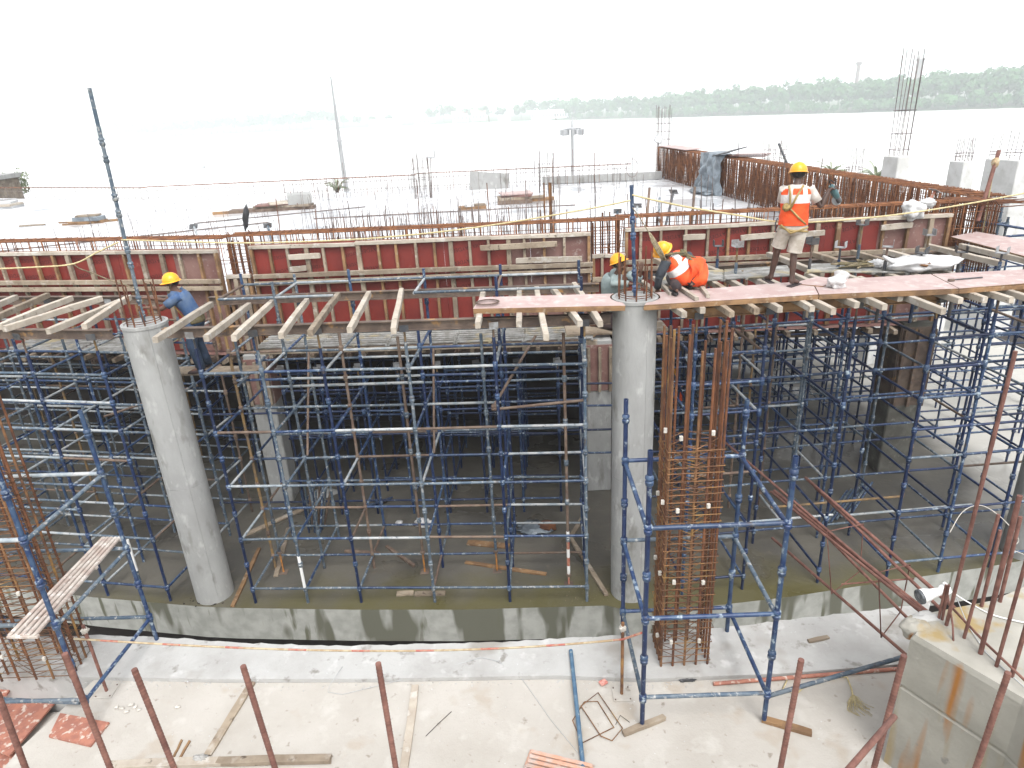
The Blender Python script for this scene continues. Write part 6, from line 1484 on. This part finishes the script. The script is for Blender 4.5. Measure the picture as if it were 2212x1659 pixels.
loft('vest', [Bc - V((0, 0, .03)), Bc + V((0, 0, .09)), J['sp'] + V((0, 0, .03)), J['ch'] + V((0, 0, .01)), J['nk'] - V((0, 0, .05)), J['nk'] - V((0, 0, .012))], [.195, .185, .18, .195, .175, .10], [.15, .14, .137, .145, .125, .08], lt, None, t, 36, 7, vest_pred(0, up, lt, 0, 0, J['ch']), ['vest', 'reflect'], wr=.06)
loft('shorts', [Bc + V((0, 0, .05)), Bc - V((0, 0, .03)), Bc - V((0, 0, .13)), Bc - V((0, 0, .17))], [.165, .185, .18, .10], [.12, .14, .14, .09], lt, 'shorts', t, wr=.05)
for s in 'LR':
    a, b = J['hip' + s], J['kn' + s]; loft('shorts_leg', [a + V((0, 0, .0)), lerp(a, b, .35), lerp(a, b, .8 if s == 'R' else .7), lerp(a, b, .95 if s == 'R' else .78)], [.10, .105, .10, .105], [.11, .11, .10, .10], lt, 'shorts', t, 20, wr=.08)
    d = J['to' + s] - J['an' + s]; M = ori(lerp(J['an' + s], J['to' + s], .42) - V((0, 0, .052)), (d.x, d.y, 0), up); M.translation.z = PZ + .009; put('sandal', box_mesh(.085, .26, .014, 'dark_cloth', .006), M, t)
# harness straps over the vest
bk = -(Rm @ V((0, 1, 0)))
def pt(x, z, o=.155): return J['pel'] + lt * x + V((0, 0, z)) + bk * (o * math.sqrt(max(.15, 1 - (x / .2) ** 2)))
for path in ([(-.12, .50, .12), (-.10, .40, .155), (-.09, .28, .16), (-.08, .2, .155)], [(.06, .50, .12), (-.02, .36, .16), (-.08, .2, .155)], [(-.08, .2, .155), (.04, .08, .155), (.14, -.01, .15)], [(-.18, -.05, .14), (-.05, -.09, .16), (.1, -.10, .16), (.19, -.12, .12)], [(-.17, -.02, .14), (-.05, -.12, .165), (.08, -.08, .165), (.18, -.06, .13)]):
    put('harness_strap', sweep([pt(*q) for q in path], .014, 'harness', 6), None, t)
me, M = blob(pt(-.13, .22, .17), .05, .04, .05, 'harness', .5, 4, seed=3); put('harness_knot', me, M, t)
put('hook', sweep([pt(-.22, .07), pt(-.24, .0), pt(-.23, -.1), pt(-.21, -.12)], .009, 'dark_metal', 6), None, t)
# power tool in his right hand
hd_ = J['wrR'] + (Rm @ V((.07, .05, .0)))
tl = thing('power_tool', 'teal angle grinder held up by the standing man', 'power tool', hd_)
dd = (Rm @ V((.28, .1, -.42))).normalized(); M, _ = seg(hd_ + dd * -.02, hd_ + dd)
put('motor_body', lathe([(.03, -.06), (.045, -.02), (.047, .08), (.04, .13), (.03, .15)], 'tool_teal', 14), M, tl)
put('gear_head', lathe([(.03, .15), (.034, .17), (.034, .22), (.02, .23)], 'dark_metal', 12), M, tl)
put('guard', lathe([(.005, 0), (.065, .0), (.065, .02), (.06, .02)], 'steel_grey', 16), M @ Matrix.Translation((.05, 0, .2)) @ Matrix.Rotation(1.2, 4, 'Y'), tl)
put('cord', sweep([M @ V((0, 0, -.06)), M @ V((-.03, 0, -.14)), M @ V((-.08, 0, -.16)), M @ V((-.14, 0, -.10)), M @ V((-.2, 0, -.2))], .008, 'black', 6), None, tl)

# --- crouching man in an orange vest
ps = lambda x, y, Y: aty(x, y, Y)
foot = on(1466, 637, PZ + .03)
pel = ps(1496, 606, 9.62); pel.z = max(pel.z, PZ + .22)
t = thing('person', 'man in orange vest crouching on the walkway with his head bent down', 'person', (2.55, 9.6, PZ), 'men working on the site')
J = dict(pel=pel, sp=ps(1478, 590, 9.60), ch=ps(1462, 567, 9.60), nk=ps(1446, 553, 9.62), hb=ps(1440, 549, 9.66), ht=ps(1427, 536, 9.62),
         shL=ps(1438, 568, 9.47), shR=ps(1487, 557, 9.78), elL=ps(1424, 598, 9.42), elR=ps(1507, 575, 9.98), wrL=ps(1420, 622, 9.52), wrR=ps(1480, 598, 10.12), hdL=(-.1, .1, -1),
         hipL=ps(1474, 606, 9.74), hipR=ps(1497, 604, 9.86), knL=ps(1450, 600, 9.92), knR=ps(1480, 592, 10.12), anL=on(1462, 624, PZ + .11), anR=on(1494, 612, PZ + .11), toL=on(1446, 620, PZ + .07), toR=on(1480, 602, PZ + .07))
fw = V((-.5, .65, -.75)); f, lat, hv = body(t, J, 'skin', fw, face=False); lt = (J['shR'] - J['shL']).normalized()
loft('shirt', [J['pel'], J['sp'], J['ch'], J['nk']], [.17, .17, .20, .07], [.13, .13, .13, .07], lt, 'shirt_dark', t)
for s in 'LR': sleeve(t, J['sh' + s], J['el' + s], 1.04, .083, .062, 'shirt_dark'); sleeve(t, J['el' + s], J['wr' + s], .95, .064, .05, 'shirt_dark', 'forearm_sleeve')
def vp(p, a, b):
    s = (p - J['ch']).dot(lt)
    if .56 < a < .66: return 1
    if a >= .66 and .06 < abs(s) < .13: return 1
    return 0
lo = J['pel'] + (J['pel'] - J['sp']) * 1.1 + V((.02, -.04, -.05))
loft('vest', [lo, lerp(lo, J['pel'], .6), J['pel'] + V((0, 0, .02)), J['sp'], J['ch'], lerp(J['ch'], J['nk'], .7), J['nk']], [.27, .27, .25, .225, .22, .16, .08], [.13, .18, .19, .165, .155, .12, .07], lt, None, t, 36, 7, vp, ['vest', 'reflect'], wr=.08)
for s in 'LR':
    put('trouser_leg', sweep([J['pel'] + (J['hip' + s] - J['pel']) * .5, J['hip' + s], lerp(J['hip' + s], J['kn' + s], .6), J['kn' + s], lerp(J['kn' + s], J['an' + s], .5), J['an' + s] + V((0, 0, .03))], .09, 'dark_cloth', 14, rfun=lambda q: .10 - .035 * q), None, t)
    d = J['to' + s] - J['an' + s]; M = ori(lerp(J['an' + s], J['to' + s], .45) - V((0, 0, .06)), (d.x, d.y, 0), (0, 0, 1)); me, _ = blob((0, 0, 0), .05, .14, .045, 'black', .1, 2, .6); put('shoe', me, M, t)
    for k in range(3): put('shoe_stripe', box_mesh(.012, .05, .05, 'reflect', .004), M @ Matrix.Translation((.035, .02 + k * .035, .012)) @ Matrix.Rotation(.4, 4, 'X'), t)
def bkp(u, v, o):   # point on his back: u across, v from pelvis (0) to neck (1)
    c = lerp(J['pel'], J['nk'], v); ax = (J['nk'] - J['pel']).normalized(); n_ = lt.cross(ax).normalized()
    if n_.y > 0: n_ = -n_
    return c + lt * u + n_ * o
for path in ([(-.15, 1.0, .06), (-.05, .86, .145), (0, .75, .165)], [(.14, 1.0, .06), (.06, .86, .145), (0, .75, .165)], [(0, .75, .165), (-.03, .35, .175), (-.06, .0, .17), (-.05, -.2, .13)], [(0, .75, .165), (.12, .45, .15), (.2, .2, .10)]):
    put('harness_strap', sweep([bkp(*q) for q in path], .016, 'harness_dark', 6), None, t)
me, M = blob(bkp(0, .75, .17), .055, .05, .05, 'harness_dark', .6, 4, seed=5); put('harness_knot', me, M, t)

# --- man in the blue shirt behind the left column
t = thing('person', 'man in blue shirt and jeans leaning to the bars behind the left round column', 'person', (-5.0, 10.5, 3.86), 'men working on the site')
J, Rm = standing((-5.02, 10.52, 3.865), 1.78, dict(pel=(0, -.05, .86), sp=(0, -.01, 1.02), ch=(0, .06, 1.19), nk=(0, .12, 1.33), hb=(0, .15, 1.39), ht=(0, .18, 1.54), shL=(-.17, .09, 1.27), shR=(.17, .09, 1.27), elL=(-.20, .34, 1.12), elR=(.16, .36, 1.17), wrL=(-.10, .56, 1.14), wrR=(.10, .60, 1.25), hdL=(.1, 1, .1), hdR=(0, 1, .1), knL=(-.12, .06, .45), knR=(.14, .02, .45), anR=(.15, -.06, .075), toR=(.15, .12, .03)))
fw = Rm @ V((-.05, 1, -.1)); f, lat, hv = body(t, J, 'skin', fw); lt = Rm @ V((1, 0, 0))
loft('shirt', [J['pel'] - V((0, 0, .05)), J['pel'] + V((0, 0, .05)), J['sp'], J['ch'], J['nk'] - V((0, 0, .03)), J['nk'] + V((0, 0, .01))], [.175, .17, .17, .195, .17, .06], [.13, .125, .125, .14, .115, .065], lt, 'shirt_blue', t, wr=.06)
for s in 'LR': sleeve(t, J['sh' + s], J['el' + s], .72, .08, .068, 'shirt_blue')
loft('trousers', [J['pel'] + V((0, 0, .03)), J['pel'] - V((0, 0, .06)), J['pel'] - V((0, 0, .13))], [.165, .17, .14], [.12, .13, .11], lt, 'jeans', t)
for s in 'LR': put('trouser_leg', sweep([J['hip' + s] + V((0, 0, .02)), lerp(J['hip' + s], J['kn' + s], .5), J['kn' + s], lerp(J['kn' + s], J['an' + s], .5), J['an' + s] - V((0, 0, .02))], .09, 'jeans', 14, rfun=lambda q: .098 - .03 * q), None, t); me, _ = blob((0, 0, 0), .045, .13, .04, 'dark_cloth', .1, 2, .6); d = J['to' + s] - J['an' + s]; put('shoe', me, ori(lerp(J['an' + s], J['to' + s], .45) - V((0, 0, .03)), (d.x, d.y, 0), (0, 0, 1)), t)
loft('tool_belt', [J['pel'] - V((0, 0, .03)), J['pel'] + V((0, 0, .10))], [.195, .19], [.15, .145], lt, 'harness_dark', t)
put('white_badge', box_mesh(.03, .012, .16, 'reflect', .004), ori(J['ch'] + (Rm @ V((-.09, .135, .0))), Rm @ V((0, 1, 0)), (0, 0, 1)), t)
for sx in (-1, 1): put('harness_strap', sweep([J['nk'] + lt * .09 * sx - V((0, 0, .03)) + f * -.02, J['ch'] + lt * .13 * sx + f * .135, J['pel'] + lt * .12 * sx + f * .13 + V((0, 0, .1))], .013, 'harness', 6), None, t)
t2 = thing('foot_board', 'plank the man in the blue shirt stands on', 'plank', (-5.0, 10.5, 3.8))
timber('board', (-5.75, 10.62, 3.84), (-4.1, 10.45, 3.84), .34, .035, 'timber', t2)
for x in (-5.6, -4.25): tube('bearer_tube', (x, 9.9, 3.795), (x, 11.2, 3.795), .022, 'tube_grey', t2, 8)
# --- man kneeling behind the right column
t = thing('person', 'man in grey-green shirt half hidden behind the right round column', 'person', (1.7, 10.3, 4.24), 'men working on the site')
hd0 = aty(1342, 572, 10.25)
J = dict(pel=V((1.62, 10.42, 4.62)), sp=V((1.63, 10.40, 4.78)), ch=V((1.64, 10.36, 4.97)), nk=V((1.68, 10.32, 5.12)), hb=hd0 + V((-.01, 0, -.06)), ht=hd0 + V((-.05, .03, .09)),
         shL=aty(1328, 592, 10.42), shR=aty(1362, 596, 10.22), elL=aty(1326, 612, 10.12), elR=aty(1378, 606, 10.08), wrL=aty(1366, 614, 10.0), wrR=aty(1385, 588, 10.02), hdL=(1, -.1, .1), hdR=(0, 0, 1),
         hipL=V((1.55, 10.48, 4.58)), hipR=V((1.70, 10.36, 4.58)), knL=V((1.75, 10.2, 4.30)), knR=V((1.95, 10.15, 4.42)), anL=V((1.45, 10.5, 4.29)), anR=V((1.85, 10.4, 4.30)), toL=V((1.3, 10.55, 4.27)), toR=V((1.98, 10.3, 4.27)))
fw = V((.75, -.55, -.35)); f, lat, hv = body(t, J, 'skin', fw); lt = (J['shR'] - J['shL']).normalized()
loft('shirt', [J['pel'] - V((0, 0, .06)), J['sp'], J['ch'], J['nk'] - V((0, 0, .03)), J['nk']], [.175, .17, .2, .15, .065], [.13, .13, .135, .11, .06], lt, 'shirt_grey', t, wr=.06)
for s in 'LR': sleeve(t, J['sh' + s], J['el' + s], 1.04, .08, .062, 'shirt_grey'); sleeve(t, J['el' + s], J['wr' + s], .55 if s == 'R' else .8, .062, .052, 'shirt_grey', 'forearm_sleeve'); put('trouser_leg', sweep([J['hip' + s] + V((0, 0, .02)), J['kn' + s], lerp(J['kn' + s], J['an' + s], .5), J['an' + s]], .09, 'dark_cloth', 14, rfun=lambda q: .10 - .035 * q), None, t)
t2 = thing('foot_board', 'plank the man behind the right round column kneels on', 'plank', (1.6, 10.4, 4.22)); timber('board', (.9, 10.42, 4.235), (2.5, 10.42, 4.235), .5, .03, 'timber', t2)
# --- man glimpsed through the scaffold
p = V((4.0, 15.0, 0)); p = V((aty(1460, 800, 15).x, 15.0, 0))
t = thing('person', 'man in a red vest glimpsed through the bars of the centre rebar cage', 'person', p, 'men working on the site')
J, Rm = standing(p, .3); fw = Rm @ V((0, 1, 0)); body(t, J, 'skin', fw, face=False); lt = Rm @ V((1, 0, 0))
loft('vest', [J['pel'] - V((0, 0, .04)), J['sp'], J['ch'], J['nk']], [.19, .18, .19, .07], [.14, .135, .14, .07], lt, None, t, 30, 6, vest_pred(0, V((0, 0, 1)), lt, 0, 0, J['ch']), ['vest', 'reflect'])
for s in 'LR': sleeve(t, J['sh' + s], J['el' + s], 1.0, .08, .06, 'shirt_dark'); put('trouser_leg', sweep([J['hip' + s] + V((0, 0, .05)), J['kn' + s], J['an' + s]], .09, 'dark_cloth', 12, rfun=lambda q: .10 - .03 * q), None, t)
# turn the skinned skeletons into plain meshes
dg = bpy.context.evaluated_depsgraph_get()
for o in SKINS:
    me = bpy.data.meshes.new_from_object(o.evaluated_get(dg)); old = o.data; mt = old.materials[0]
    o.modifiers.clear(); o.data = me; me.name = 'body'
    if not me.materials: me.materials.append(mt)
    me.polygons.foreach_set('use_smooth', [True] * len(me.polygons))

# ================================================================ HAZE
hz = box_mesh(12600, 6500, 92, 'void', .1, 'haze'); hz.materials.clear()
hm = bpy.data.materials.new('haze_air'); hm.use_nodes = True; hn = hm.node_tree.nodes; hn.clear()
pv = hn.new('ShaderNodeVolumePrincipled'); pv.inputs['Color'].default_value = (.94, .98, 1, 1); pv.inputs['Density'].default_value = .0009; pv.inputs['Anisotropy'].default_value = 0.1
ho = hn.new('ShaderNodeOutputMaterial'); hm.node_tree.links.new(pv.outputs[0], ho.inputs['Volume']); hz.materials.append(hm)
tag(put('haze', hz, Matrix.Translation((0, 3030, 37))), kind='stuff')
